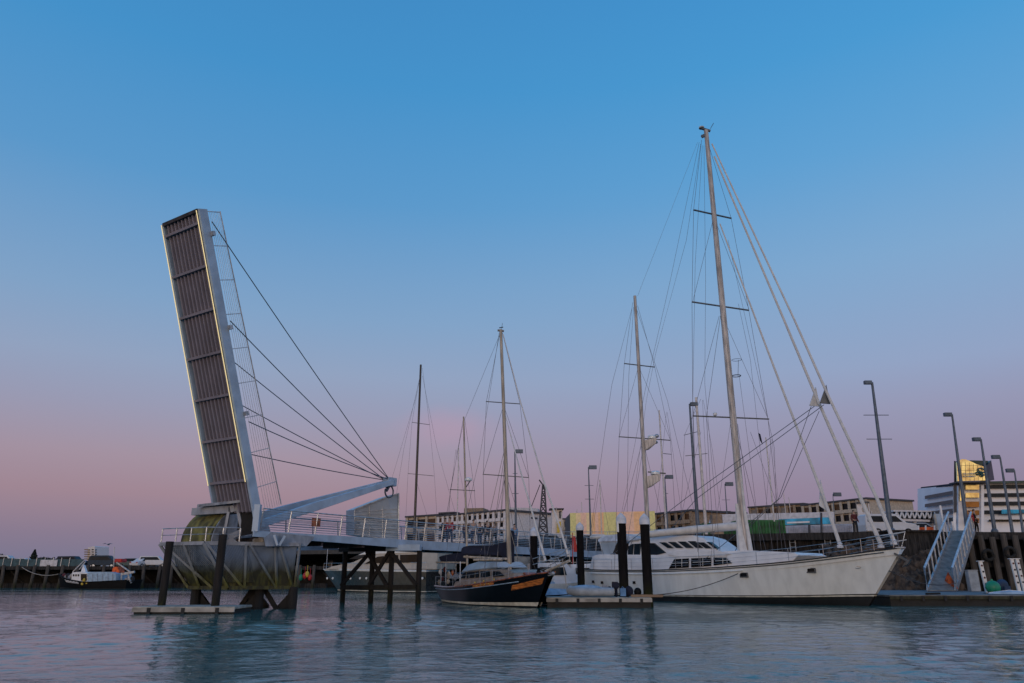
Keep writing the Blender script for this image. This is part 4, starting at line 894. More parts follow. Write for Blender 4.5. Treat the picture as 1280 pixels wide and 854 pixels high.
sloop('dark sloop beyond the bridge deck with a tall thin black mast', 518, 664, 456, 87, .16, 'mastdark', 'navyhull', 13, PI * .95, ((515, 528, 537, 531), (510, 592, 542, 595)),
      (((527, 458, 0), (515, 528, -.5), (510, 592, -.5), (505, 690, -1)), ((528, 460, 0), (537, 531, .5), (543, 595, .5), (549, 690, 1)), ((528, 470, 0), (546, 560, 0), (580, 680, 0)), ((527, 465, 0), (519, 500, 0), (487, 608, 0)), ((525, 470, 0), (505, 560, 0), (492, 640, 0)), ((520, 600, 0), (545, 680, 0))), topx=526)
t = sloop('sloop with slim pinkish mast rising just right of the radar brackets', 833, 664, 513, 72, .10, 'mastwhite', 'gelcoat', 11, PI * .2, ((829, 567, 839, 568),), (((833, 515, 0), (825, 600, 0), (818, 668, 0)), ((834, 515, 0), (846, 600, 0), (856, 668, 0))))
sloop('sloop behind the street lamp, its stout pale mast with two short spreaders', 883, 668, 497, 66, .15, 'mastwhite', 'gelcoat', 12, PI * .2, ((855, 544, 875, 539), (857, 570, 884, 567)), (((876, 499, 0), (856, 543, 0), (850, 665, 0)), ((879, 500, 0), (890, 560, 0), (905, 668, 0)), ((878, 500, 0), (886, 640, 0)), ((876, 540, 0), (846, 668, 0))))
sloop('small sloop with low thin mast capped by a dark fitting near the white canopy', 970, 672, 547, 70, .08, 'mastwhite', 'gelcoat', 9, PI * .1, (), (((965, 549, 0), (974, 640, 0)), ((964, 549, 0), (955, 668, 0))))

# =====================================================================  CENTRE: piles, pontoon, dinghies
def capped(px, yt, Y, r, label, **k): return pile(px, yt, Y, r, 'pile', label, 'pile', 'cap', **k)
PG = 'black steel piles with white conical caps'
capped(724.5, 653, 50.5, .235, 'slimmest white capped black steel pile, standing behind the grey inflatable dinghy', group=PG, caph=.5)
t = capped(776, 641, 40.6, .245, 'white capped black steel pile with a small white plate near its top', group=PG, caph=.55)
part('plate', MB().box((-.22, -.16, W(776, 655, 40.6).z - .15), (.1, .12, .55)), M['white'], t)
capped(805, 642, 40.3, .245, 'white capped black steel pile at the right end of the middle pontoon', group=PG, caph=.55)
capped(667, 659, 54, .27, 'white capped black pile beside the bridge deck behind the wooden ketch', group=PG, caph=.6)
pa, pb = W(683, 750, 39.2), W(818, 750, 38.2)
mid = pontoon('floating_pontoon', 'long low pontoon with pale kerb between the wooden ketch and the two tall piles', W(684, 750, 39.4).x, W(815, 750, 39.4).x, 39.2, 41.7, .45, nb=5)
mid.rotation_euler = (0, 0, -.04)
part('end_kerb', MB().box((2.4, -1.1, .56), (1.6, .12, .12)), M['teak'], mid, bevel=.02)
# inflatable dinghy with outboard on the pontoon
p = W(738, 745, 40.3); dg = thing('inflatable_dinghy', 'grey inflatable dinghy with dark outboard lying on the middle pontoon', 'dinghy', (p.x, p.y, .5), -.03)
for sd_ in (-1, 1): part('tube', MB().tube([(-1.05, sd_ * .1, .32), (-.8, sd_ * .4, .26), (-.2, sd_ * .48, .24), (1.0, sd_ * .46, .24), (1.15, sd_ * .46, .24)], .23, 12, r1=.2), M['inflat'], dg, smooth=True)
part('floor', MB().box((.1, 0, .12), (2.0, .8, .1)), M['inflat'], dg)
part('transom', MB().box((1.0, 0, .3), (.06, .8, .4)), M['canvas_navy'], dg)
ob_ = part('outboard_motor', MB().box((1.3, 0, .55), (.36, .28, .34)).box((1.32, 0, .2), (.16, .12, .5)), M['canvas_navy'], dg, bevel=.05)
part('fuel_tank', MB().box((.75, -.1, .42), (.3, .25, .25)), M['clothgrey'], dg, bevel=.04)
part('dinghy_cover', MB().ell((-.2, .3, .35), (.9, .4, .22), 14, 8), M['paleblue'], dg, smooth=True)
for i, (dx, mm, sz, lb, nm) in enumerate(((2.0, 'canvas_navy', .26, 'dark blue fender lying right of the dinghy on the pontoon', 'fender'), (2.45, 'black', .22, 'black fender lying furthest right on the pontoon beside the dinghy', 'fender'))):
    solo(nm, MB().ell(V((p.x + dx, p.y + .1, .5 + sz)), (sz * .9, sz * .9, sz), 12, 8), M[mm], lb, 'fender', smooth=True)
solo('jerry_can', MB().box((p.x + 1.62, p.y - .4, .72), (.28, .2, .38)).tube([(p.x + 1.55, p.y - .4, .9), (p.x + 1.6, p.y - .4, .99), (p.x + 1.7, p.y - .4, .9)], .02, 5), M['clothblue'], 'small blue can standing on the pontoon by the outboard', 'fuel can', bevel=.03)
# covered tender behind the ketch's bow
p = W(690, 738, 42.5); td = thing('covered_tender', 'small boat under a pale blue cover, moored behind the wooden ketch bow', 'boat', (p.x, p.y, 0), .12)
hull(td, 0, (-1.9, 1.4), (-2, 1.9), [(0, .5), (.5, .6), (1, .03)], [(0, .7), (.5, .75), (.8, .5), (1, .04)], [(0, .5), (.6, .55), (1, .72)], ['antifoul', 'gelwear', 'navyhull'], [(.1, 0), (.2, 1), (1, 2)], N_=14, bul=.04)
part('cover', MB().loft([[V((x, s * w_, z)) for s, z in ((-1, .5), (-.5, .5 + h), (.5, .5 + h), (1, .5))] for x, w_, h in ((-1.9, .7, .2), (-.5, .76, .38), (.8, .6, .32), (1.7, .2, .25))]), M['paleblue'], td, smooth=True)
# white sailing dinghy standing behind, blue-white hull covers at (640-665)
p = W(655, 716, 56); td = thing('covered_launch', 'white launch under light blue cover lying between ketch cabin and stone pier', 'boat', (p.x, p.y, 0), .1)
hull(td, 0, (-2.6, 2.0), (-2.7, 2.5), [(0, .7), (.5, .9), (1, .03)], [(0, .9), (.5, 1), (.8, .6), (1, .04)], [(0, .9), (.6, 1.0), (1, 1.3)], ['antifoul', 'gelwear', 'gelcoat'], [(.1, 0), (.2, 1), (1, 2)], N_=14, bul=.04)
part('cover', MB().loft([[V((x, s * w_, z)) for s, z in ((-1, .95), (-.5, .95 + h), (.5, .95 + h), (1, .95))] for x, w_, h in ((-2.5, .9, .3), (-.8, 1, .95), (1.0, .8, .55), (2.2, .3, .25))]), M['paleblue'], td, smooth=True)

# =====================================================================  QUAY (right side and behind)
QZ = 4.75
def qp(px, Y): p = W(px, 700, Y); return (p.x, p.y)
edge = [qp(640, 72), qp(700, 69), qp(790, 65), qp(950, 62), qp(1115, 59), qp(1195, 59.5), qp(1290, 60), qp(1500, 62)]
poly = [V((x, y, QZ)) for x, y in edge] + [V((260, 62, QZ)), V((260, 900, QZ)), V((-260, 900, QZ)), V((-38, 108, QZ)), V((-14, 100, QZ))]
struct('quay', MB().prism(poly[::-1], V((0, 0, -.5))), M['quaytop'])
# quay wall: dark timber face with piles
qw = thing('quay_wall', 'dark timber faced quay wall running behind the yachts to the right', 'quay wall', (0, 60, 0))
mb = MB(); 
for (x0, y0), (x1, y1) in zip(edge, edge[1:]):
    mb.prism([V((x0, y0 + .8, -1)), V((x1, y1 + .8, -1)), V((x1, y1 + .8, QZ - .5)), V((x0, y0 + .8, QZ - .5))], V((0, .4, 0)))
part('wall_face', mb, M['quaydark'], qw, world=True)
mb = MB()
for (x0, y0), (x1, y1) in zip(edge, edge[1:]): mb.beam(V((x0, y0, QZ - .28)), V((x1, y1, QZ - .28)), .4, .55); mb.beam(V((x0, y0 + .35, 2.3)), V((x1, y1 + .35, 2.3)), .3, .35)
part('edge_beam', mb, M['quaydark'], qw, world=True)
for i in range(26):
    px = 648 + i * 17.2
    if px > 1110: break
    j = next(k for k in range(len(edge) - 1) if W(px, 700, 64).x / 64 <= edge[k + 1][0] / edge[k + 1][1] + 1e-6)
    a = edge[j]; b = edge[j + 1]; k_ = (px - 640) / F * .99
    den = (b[0] - a[0]) - k_ * (b[1] - a[1]); tt = max(0, min(1, (k_ * a[1] - a[0]) / den)); x = a[0] + (b[0] - a[0]) * tt; y = a[1] + (b[1] - a[1]) * tt
    part('wall_pile', MB().tube([(x, y + .25, -1), (x, y + .25, QZ - .55)], .17, 8), M['oldtimber'], qw, world=True)
for i in range(9):
    px = 1216 + i * 14.5; p = W(px, 700, 59.3)
    part('fender_pile', MB().tube([(p.x, p.y, -1), (p.x, p.y, QZ - .15 - (i % 3) * .12)], .22, 10), M['timber'], qw, world=True)
    part('rear_pile', MB().tube([(p.x + .5, p.y + .7, -1), (p.x + .5, p.y + .7, QZ - .6)], .2, 8), M['oldtimber'], qw, world=True)
for i, px in enumerate((1000, 1040)):
    p = W(px, 700, 60 if px < 1200 else 58.9); q = V((p.x, (61.2 - (px - 1000) * .02) if px < 1200 else 58.95, 0))
    part('ladder', MB().tube([q + V((-.22, 0, .2)), q + V((-.22, 0, QZ))], .035, 5).tube([q + V((.22, 0, .2)), q + V((.22, 0, QZ))], .035, 5).add([], []), M['galv'], qw, world=True)
    mb = MB()
    for k in range(13): mb.tube([q + V((-.22, 0, .4 + k * .33)), q + V((.22, 0, .4 + k * .33))], .022, 4)
    part('ladder_rungs', mb, M['galv'], qw, world=True)
for px, z in ((1236, 3.0), (1264, 3.2)):
    p = W(px, 700, 58.9); c = V((p.x, 58.85, z)); part('tyre_fender', MB().tube([c + V((.36 * math.cos(t), 0, .36 * math.sin(t))) for t in [2 * PI * i / 16 for i in range(17)]], .12, 7), M['tyre'], qw, world=True, smooth=True)
# stone pier and abutment under the bridge end
for i, (px, w_) in enumerate(((652, 1.5), (688, 1.7))):
    p = W(px, 700, 68 - i); solo('bridge_pier', MB().box((p.x, p.y, 1.2), (w_ * 1.5, 1.2, 4.2)).box((p.x, p.y, 3.35), (w_ * 1.7, 1.4, .35)), M['concrete'], ('left' if i == 0 else 'right') + ' one of the two brown concrete blocks under the far bridge end', 'pier', bevel=.05)
# rock bank and concrete step below the street
bk = MB(); nx, ny = 60, 26; x0, x1 = W(1040, 700, 57).x, W(1178, 700, 57).x
for j in range(ny + 1):
    for i in range(nx + 1):
        fx = i / nx; fy = j / ny; x = x0 + (x1 - x0) * fx; y = 53.6 + 5.6 * fy; z = -.4 + 4.3 * fy ** .8
        q = V((x, y, z)); z += .8 * noise.fractal(q * .9, .8, 2.0, 5) ; y += .5 * noise.noise(q * 1.3 + V((5, 5, 5))) ; bk.v.append(V((x, y, min(z, QZ - .3))))
bk.f = [(j * (nx + 1) + i, j * (nx + 1) + i + 1, (j + 1) * (nx + 1) + i + 1, (j + 1) * (nx + 1) + i) for j in range(ny) for i in range(nx)]; bk.m = [0] * len(bk.f)
struct('rock_bank', bk, M['rock'])
a, b = W(1113, 700, 58.2), W(1176, 700, 58.0)
solo('retaining_wall', MB().box(((a.x + b.x) / 2, 58.4, 3.75), (b.x - a.x, 1.1, 1.9)).box(((a.x + b.x) / 2 - .1, 58.25, 4.72), (b.x - a.x + .3, 1.3, .14)), M['quaydark'], 'dark grey retaining wall above the rock bank left of the gangway', 'wall', bevel=.04)
# right pontoon
a, b = W(1099, 750, 42.5), W(1340, 750, 42.5)
rp_ = pontoon('floating_pontoon', 'wide grey pontoon at the right edge with the gangway foot resting on it', a.x, b.x, 41.3, 55.0, .52, 'pontoonblue', nb=9, fm='timber')
# gangway
gA, gB = W(1159.5, 737, 50.0), W(1194.5, 737, 50.0); gA.z = gB.z = .62; gC, gD = W(1189.5, 664, 59.6), W(1218, 664, 59.6); gC.z = gD.z = QZ + .12
gw = thing('gangway', 'sloping grey gangway with pale blue handrails leading from the pontoon up to the quay', 'gangway', (gA.x, gA.y, 0))
part('walkway', MB().prism([gA, gB, gD, gC], V((0, 0, -.14))), M['gangway'], gw, world=True)
part('hinge_flap', MB().prism([gA + V((0, -.02, -.04)), gB + V((0, -.02, -.04)), gB + V((.05, -.9, -.09)), gA + V((-.05, -.9, -.09))], V((0, 0, -.03))), M['canvas_navy'], gw, world=True)
for a, b in ((gA, gC), (gB, gD)):
    hr = V((0, 0, 1.38)); part('handrail', MB().tube([a, a + hr * .98, b + hr], .075, 8), M['rail_blue'], gw, world=True, smooth=True)
    part('side_stringer', MB().beam(a, b, .12, .3), M['galv'], gw, world=True)
    for i in range(1, 9):
        q = a.lerp(b, i / 8.5); part('baluster', MB().beam(q, q + hr, .075, .075), M['galv'], gw, world=True)
    for i in range(8):
        q = a.lerp(b, i / 8.5); r_ = a.lerp(b, (i + 1) / 8.5); 
        if a is gB: r_ = q.lerp(r_, .5); part('side_panel', MB().prism([q + V((.03, 0, .1)), r_ + V((.03, 0, .1)), r_ + V((.03, 0, 1.25)), q + V((.03, 0, 1.25))], V((.03, 0, 0))), M['inflat'], gw, world=True)
part('lifebuoy_rack', MB().prism([gB + V((.12, 0, .1)), gB + V((.12, .8, 1.1)), gB + V((.12, 1.6, .3))], V((.05, 0, 0))), M['orange'], gw, world=True)
# white spotted marker posts
for i, (px, yb, yt, Y, lb) in enumerate(((1234, 739, 702, 44.5, 'white spotted marker post beside the green buoy'), (1273, 733, 699, 46.5, 'white spotted marker post, left one of the pair at the right edge'), (1279, 730, 699, 48, 'white spotted marker post, right one of the pair at the right edge'))):
    p = W(px, yb, Y); tp_ = W(px - 5.5, yt, Y); t = thing('marker_post', lb, 'post', (p.x, p.y, .56), 0, 'white spotted posts on the right pontoon')
    hh = tp_.z - .56; tl = V((-.10, 0, hh)); part('post', MB().beam((0, 0, 0), tl, .20, .14), M['gelcoat'], t, bevel=.02)
    for k in range(4): part('spot', MB().lathe(tl * (.30 + .19 * k) + V((0, -.085, 0)), [(.055, -.02), (.055, .01)], 10, ax=(0, -1, 0)), M['clothmaroon' if k % 2 else 'clothdark'], t)
    part('foot', MB().box((0, 0, .03), (.4, .4, .06)), M['galv'], t); part('top_plate', MB().box(tl + V((0, 0, .02)), (.32, .22, .04)), M['white'], t)
p = W(1242, 739, 43.5); solo('buoy', MB().ell(V((p.x, p.y, .56 + .34)), (.38, .38, .36), 16, 12).tube([(p.x, p.y, 1.2), (p.x, p.y, 1.34)], .06, 8), M['teal'], 'round dark green buoy lying on the right pontoon', 'buoy', smooth=True)
p = W(1218, 738, 50); solo('electrical_cabinet', MB().box((p.x, p.y, .57 + .62), (.62, .4, 1.24)).box((p.x, p.y, 1.84), (.68, .46, .06)), M['inflat'], 'small grey green cabinet standing on the pontoon right of the gangway', 'cabinet', bevel=.02)
p = W(1252, 727, 51.5); solo('tarpaulin_bundle', MB().ell(V((p.x, p.y, .92)), (.38, .3, .38), 14, 8).box((p.x + .1, p.y - .2, .72), (.4, .3, .3)), M['bundleblue'], 'blue covered bundle on the pontoon before the quay piles', 'bundle', smooth=True)
a = W(1262, 741, 42.5); k_ = thing('kayak', 'pale upturned kayak lying on the pontoon at the right edge', 'kayak', (a.x, a.y, .56), -.1)
part('shell', MB().loft([[V((x, w_ * math.cos(t), .02 + h * math.sin(t))) for t in [PI * i / 8 for i in range(9)]] for x, w_, h in ((-1.1, .03, .04), (-.7, .2, .12), (0, .26, .18), (.8, .2, .12), (1.3, .03, .05))]), M['paleblue'], k_, smooth=True)
part('keel_strip', MB().tube([(-1.05, 0, .08), (0, 0, .21), (1.25, 0, .09)], .02, 5), M['white'], k_)
rope('mooring_line', (gB.x + .2, 45, .6), (W(1276, 742, 44).x, 44.5, .6), 'dark rope lying slack across the right pontoon deck', -.01, r=.03)
solo('timber_plank', MB().beam(W(1152, 743, 42) * V((1, 1, 0)) + V((0, 0, .63)) if False else V((W(1152, 743, 41.5).x, 41.0, .62)), V((W(1178, 741, 41.5).x, 41.8, .62)), .12, .1), M['blackpile'], 'dark timber lying on the pontoon before the gangway foot', 'timber')
# posts at the gangway head
for px, yt, yb, lb in ((1168, 643, 700, 'tall pale post left of the gangway head'), (1175, 632, 668, 'grey leaning sign pole behind the gangway head'), (1190, 652, 666, 'low white gate post at the gangway head')):
    p = W(px, yt, 60.2); solo('post', MB().beam((p.x, p.y, QZ - 1.5 if 'tall' in lb else QZ), (p.x, p.y, p.z), .14, .14), M['concrete' if 'tall' in lb else 'white'], lb, 'post', bevel=.01)
p = W(1171, 640, 63); solo('information_board', MB().box((p.x, p.y, p.z - 1.1), (.55, .08, 1.9)).beam((p.x - .2, p.y, QZ), (p.x - .2, p.y, p.z), .07, .07).beam((p.x + .25, p.y, QZ), (p.x + .25, p.y, p.z), .07, .07), M['blue_paint'], 'upright grey blue board on posts left of the gangway head', 'sign')

# =====================================================================  STREET LAMPS
def lamp(px0, y0, px1, yb, Y, r, label, arms=(), flip=-1, group='street lamps along the quay', base=None, name='street_lamp'):
    p = W(px1, yb, Y); tpt = W(px0, y0, Y); zb_ = QZ if base is None else base
    t = thing(name, label, 'street lamp', (p.x, p.y, zb_), 0, group)
    tl = V((tpt.x - p.x, 0, tpt.z - zb_)); s_ = Y / F
    part('pole', MB().tube([(0, 0, 0), tl * .55, tl], r * 1.2, 10, r1=r * .55), M['lamp'], t, smooth=True)
    part('lamp_head', MB().box(tl + V((flip * 5.5 * s_, 0, -.02)), (9.5 * s_, .30, 4.6 * s_)).beam(tl, tl + V((flip * 3 * s_, 0, 0)), .08, .08), M['lamp'], t, bevel=.02)
    for ya, hw in arms:
        q = W(px0 + (px1 - px0) * (ya - y0) / (yb - y0), ya, Y); z = q.z - zb_; k = tl * (z / tl.z)
        part('cross_arm', MB().beam(k + V((-hw * s_, 0, 0)), k + V((hw * s_, 0, 0)), .05, .05), M['lamp'], t)
    part('base_collar', MB().lathe((0, 0, 0), [(r * 2, 0), (r * 2, .15), (r * 1.3, .3)], 10), M['lamp'], t)
    return t
lamp(1090, 478, 1113, 660, 59.6, .17, 'tallest street lamp, rising behind the cream bow', ((519, 16), (549, 16)))
lamp(1190, 518, 1210, 668, 60.2, .13, 'street lamp right of the gangway head, in front of the sunset tinted glass')
lamp(1226, 549, 1244, 668, 60.6, .13, 'street lamp crossing the white striped office, second tall one past the gangway')
lamp(1250, 571, 1265, 664, 66, .12, 'street lamp third past the gangway head in front of the office')
lamp(1268, 588, 1278, 664, 72, .11, 'street lamp nearest the right edge, small and low')
lamp(862, 505, 873, 668, 66, .15, 'street lamp with thick pole between the yacht masts', (), 1)
lamp(735.5, 584, 738.5, 668, 84, .10, 'thin street lamp with two cross arms left of the striped building', ((607, 5.5), (624, 5.5)), 1)
lamp(643.5, 564, 645, 668, 72, .10, 'thin street lamp just right of the wooden ketch mast', ((592, 3), (617, 4)), 1)
lamp(831, 596, 835, 668, 88, .09, 'short street lamp beside the slim pinkish mast', ((617, 3),), 1)
lamp(906, 605, 910, 664, 110, .10, 'small distant street lamp left of the main mast', ((625, 5), (639, 5)), 1)
lamp(1041, 618, 1043, 664, 130, .10, 'tiny distant street lamp above the cream apartments', (), 1)

# =====================================================================  PEOPLE
def person(label, x, y, z, rz=0, h=1.72, shirt='clothdark', legs='denim', pose=0, scale=1.0):
    t = thing('person', label, 'person', (x, y, z), rz)
    def skin(name, joints, edges, m):
        me = bpy.data.meshes.new(name); me.from_pydata([V(j[:3]) * (h / 1.72) for j in joints], edges, []); me.materials.append(M[m])
        o = bpy.data.objects.new(name, me); COL.objects.link(o); o.parent = t
        md = o.modifiers.new('skin', 'SKIN'); md.use_smooth_shade = True
        for sv, j in zip(me.skin_vertices[0].data if me.skin_vertices else [], joints): sv.radius = j[3:5]
        return o, md
    a = .12 * pose
    J = [(0, 0, .95, .13, .10), (0, 0, 1.15, .13, .09), (0, -.01, 1.38, .15, .10), (0, 0, 1.50, .055, .055), (0, -.02, 1.62, .078, .095), (0, -.02, 1.70, .06, .075),
         (.10, 0, .90, .085, .085), (.11, -.02 - a, .48, .055, .06), (.12, .02 - a, .08, .04, .045), (.13, -.12 - a, .03, .04, .03),
         (-.10, 0, .90, .085, .085), (-.11, -.02 + a, .48, .055, .06), (-.12, .02 + a, .08, .04, .045), (-.13, -.12 + a, .03, .04, .03),
         (.20, 0, 1.40, .055, .055), (.25, .02, 1.12, .04, .04), (.23, -.10 - a, .88, .03, .03), (.22, -.14 - a, .80, .03, .02),
         (-.20, 0, 1.40, .055, .055), (-.25, .02, 1.12, .04, .04), (-.23, -.10 + a, .88, .03, .03), (-.22, -.14 + a, .80, .03, .02)]
    E_ = [(0, 1), (1, 2), (2, 3), (3, 4), (4, 5), (0, 6), (6, 7), (7, 8), (8, 9), (0, 10), (10, 11), (11, 12), (12, 13), (2, 14), (14, 15), (15, 16), (16, 17), (2, 18), (18, 19), (19, 20), (20, 21)]
    def mk(name, idx, grow, m):
        mp_ = {k: i for i, k in enumerate(idx)}; js = [J[k][:3] + (J[k][3] + grow, J[k][4] + grow) for k in idx]; es = [(mp_[a_], mp_[b_]) for a_, b_ in E_ if a_ in mp_ and b_ in mp_]
        me = bpy.data.meshes.new(name); me.from_pydata([V(j[:3]) * (h / 1.72) for j in js], es, []); me.materials.append(M[m])
        o = bpy.data.objects.new(name, me); COL.objects.link(o); o.parent = t
        md = o.modifiers.new('skin', 'SKIN'); md.use_smooth_shade = True
        if not me.skin_vertices: bm = bmesh.new(); bm.from_mesh(me); bm.verts.layers.skin.verify(); bm.to_mesh(me); bm.free()
        for i, j in enumerate(js): me.skin_vertices[0].data[i].radius = (j[3], j[4])
        me.skin_vertices[0].data[0].use_root = True
        sb = o.modifiers.new('sub', 'SUBSURF'); sb.levels = 1; sb.render_levels = 1
    mk('body', list(range(22)), 0, 'skin')
    mk('jacket', [2, 1, 0, 14, 15, 16, 18, 19, 20], .018, shirt)
    mk('trousers', [0, 6, 7, 8, 10, 11, 12], .02, legs)
    part('hair', MB().ell(V((0, .015, 1.70)) * (h / 1.72), (.085, .10, .075), 10, 6), M['hair'], t, smooth=True)
    for k in (9, 13): part('shoe', MB().ell(V((J[k][0], J[k][1] + .05, .04)) * (h / 1.72), (.05, .14, .045), 8, 6), M['black'], t, smooth=True)
    return t
def ondeck(px, b=-1.0):
    best = min((abs((lambda q: 640 + F * q.x / (q.y * CT + (DZ + 1 - CH) * ST))(Dk(s / 10, b, 0)) - px), s / 10) for s in range(0, 360)); return Dk(best[1], b, DZ - .05)
for px, b, sh_, lg, rz, po, lb in ((556, -1.9, 'clothdark', 'clothdark', .4, 1, 'person in dark clothes walking on the bridge left of the red jacket'),
        (562.5, -1.2, 'clothred', 'denim', -.4, -1, 'person in a red jacket standing on the bridge deck'),
        (582, -2.1, 'clothmaroon', 'denim', 2.4, 1, 'person in maroon top on the bridge between red and grey jackets'),
        (591.5, -1.2, 'clothgrey', 'denim', .2, -1, 'person in a light grey jacket on the bridge deck'),
        (600, -2.2, 'clothdark', 'denim', 3.0, 1, 'person in dark jacket on the bridge just right of the grey jacket'),
        (609, -1.1, 'canvas_navy', 'clothdark', .6, 1, 'person in navy coat near the middle of the bridge walkers'),
        (617.5, -1.7, 'clothgrey', 'clothdark', -.5, -1, 'person in grey top and dark trousers at the right of the bridge walkers'),
        (643, -1.4, 'clothblue', 'denim', .3, 1, 'person in light blue top on the bridge right of the ketch mast')):
    p = ondeck(px, b); person(lb, p.x, p.y, p.z, rz, 1.7, sh_, lg, po)
p = W(1068, 650, 62.5); person('person in maroon jumper and dark trousers standing alone on the quay edge', p.x, p.y, QZ, .2, 1.85, 'clothmaroon', 'clothdark', .4)
p = W(1219, 650, 61.0); person('person in long black coat at the head of the gangway', p.x, p.y, QZ, .9, 1.8, 'black', 'black', .5)
p = W(1213, 650, 60.6); person('person in red and cream top behind the gangway handrail', p.x, p.y, QZ, -.9, 1.65, 'clothred', 'clothgrey', -.5)

# =====================================================================  VEHICLES
def car(label, x, y, z, rz, m, kind=0, group=None, name='parked_car', cat='car'):
    t = thing(name, label, cat, (x, y, z), rz, group)
    prof = [[(-2.15, .35), (-2.2, .75), (-1.95, .95), (-1.55, 1.0), (-1.0, 1.42), (.55, 1.45), (1.25, .98), (2.0, .85), (2.2, .6), (2.15, .32)],
            [(-2.3, .4), (-2.35, .95), (-2.2, 1.75), (-1.9, 1.88), (.6, 1.88), (1.35, 1.15), (2.2, 1.0), (2.35, .7), (2.3, .4)],
            [(-2.5, .45), (-2.55, 1.05), (-2.3, 1.1), (-2.1, 1.75), (.5, 1.78), (1.1, 1.15), (2.3, 1.05), (2.45, .7), (2.4, .45)]][kind]
    W_ = .88; mb = MB(); zt = max(b for a, b in prof)
    def yy(z): return W_ * (1 - .16 * max(0, (z - .9) / (zt - .9)))
    A = [V((a, -yy(b), b)) for a, b in prof]; Bq = [V((a, yy(b), b)) for a, b in prof]; n = len(prof)
    mb.add(A + Bq, [tuple(range(n)), tuple(range(2 * n - 1, n - 1, -1))] + [(i, i + n, (i + 1) % n + n, (i + 1) % n) for i in range(n)])
    part('body', mb, M[m], t, bevel=.05)
    g = [[(-1.25, 1.02), (-.9, 1.36), (.5, 1.38), (1.0, 1.02)], [(-2.1, 1.2), (-2.05, 1.7), (.5, 1.7), (1.0, 1.2)], [(-2.0, 1.18), (-1.95, 1.62), (.4, 1.64), (.85, 1.2)]][kind]
    for s_ in (-1, 1):
        part('side_window', MB().prism([V((a, s_ * (yy(b) + .012), b)) for a, b in g], V((0, -s_ * .03, 0))), M['darkglass'], t)
        for wx in (-1.35, 1.35): 
            w_ = part('wheel', MB().lathe((wx, s_ * .84, .33), [(.33, -.1), (.33, .1)], 16, ax=(0, 1, 0)), M['tyre'], t)
            part('rim', MB().lathe((wx, s_ * .95, .33), [(.2, -.02), (.17, .02)], 12, ax=(0, 1, 0)), M['galv'], w_)
    for s_ in (-1, 1): part('headlight', MB().box((2.12, s_ * .62, .72), (.16, .3, .14)), M['white'], t); part('tail_light', MB().box((-2.14, s_ * .66, .8), (.12, .22, .16)), M['red'], t)
    return t
p = W(1109, 660, 67); car('white van with dark side windows parked on the quay behind the cream bow', p.x, p.y, QZ, .05, 'carwhite', 1, name='parked_van', cat='van')
p = W(1146, 660, 72); car('silver blue car parked right of the white van', p.x, p.y, QZ, .02, 'inflat', 0)

# =====================================================================  BUILDINGS
def box_pts(a, b, depth, z0, z1):
    """prism standing on the line a-b (world xy) going back by depth"""
    d = V((b.x - a.x, b.y - a.y, 0)).normalized(); n = V((-d.y, d.x, 0)) 
    if n.y < 0: n = -n
    return d, n
def facade(name, label, a, b, z1, floors, bays, m='bldwhite', wm='greyglass', depth=14, z0=None, slab=.9, base=None, pen=0, cat='building', proud=.30, wfrac=.86, top_over=.5, hmat=None, group=None, vert=True, first=0, balc=True):
    """block with a row of window openings per storey; each window a part, balcony slab per storey"""
    z0 = QZ if z0 is None else z0; a = V((a.x, a.y, 0)); b = V((b.x, b.y, 0)); d, n = box_pts(a, b, depth, z0, z1); L = (b - a).length
    t = thing(name, label, cat, (a.x, a.y, z0), 0, group)
    part('wall', MB().prism([a + Z * z0, b + Z * z0, b + Z * z1, a + Z * z1], n * depth), M[m], t, world=True)
    fh = (z1 - z0) / floors; proto = {}
    part('roof', MB().prism([a - d * top_over - n * top_over + Z * z1, b + d * top_over - n * top_over + Z * z1, b + d * top_over + n * depth + Z * z1, a - d * top_over + n * depth + Z * z1], Z * .35), M[hmat or 'blddark'], t, world=True)
    bw_ = L / bays
    for f in range(first, floors):
        for i in range(bays):
            c = a + d * (bw_ * (i + .5)) + Z * (z0 + fh * (f + .48))
            wk = R.choices((wm, 'winwarm', 'wincurtain'), (5, 3, 1))[0]
            if wk not in proto:
                w2 = bw_ * wfrac / 2; h2 = fh * .34
                q = MB().prism([d * -w2 - n * .03 - Z * h2, d * w2 - n * .03 - Z * h2, d * w2 - n * .03 + Z * h2, d * -w2 - n * .03 + Z * h2], n * .05); proto[wk] = part('window', q, M[wk], t); proto[wk].location = empty_at(t, c)
            else: o = proto[wk].copy(); COL.objects.link(o); o.location = empty_at(t, c)
        if balc and f > 0:
            part('balcony', MB().prism([a - n * proud * 2.2 + Z * (z0 + fh * f - .12), b - n * proud * 2.2 + Z * (z0 + fh * f - .12), b + Z * (z0 + fh * f - .12), a + Z * (z0 + fh * f - .12)], Z * .22).prism([a - n * proud * 2.2 + Z * (z0 + fh * f + .1), b - n * proud * 2.2 + Z * (z0 + fh * f + .1), b - n * (proud * 2.2 - .08) + Z * (z0 + fh * f + .1), a - n * (proud * 2.2 - .08) + Z * (z0 + fh * f + .1)], Z * fh * .22), M[m], t, world=True)
    if vert:
        for i in range(bays + 1): c = a + d * (bw_ * i) + n * -proud; part('fin_wall', MB().beam(c + Z * z0, c + Z * z1, .16, proud * 2.2, d), M[m], t, world=True)
    return t
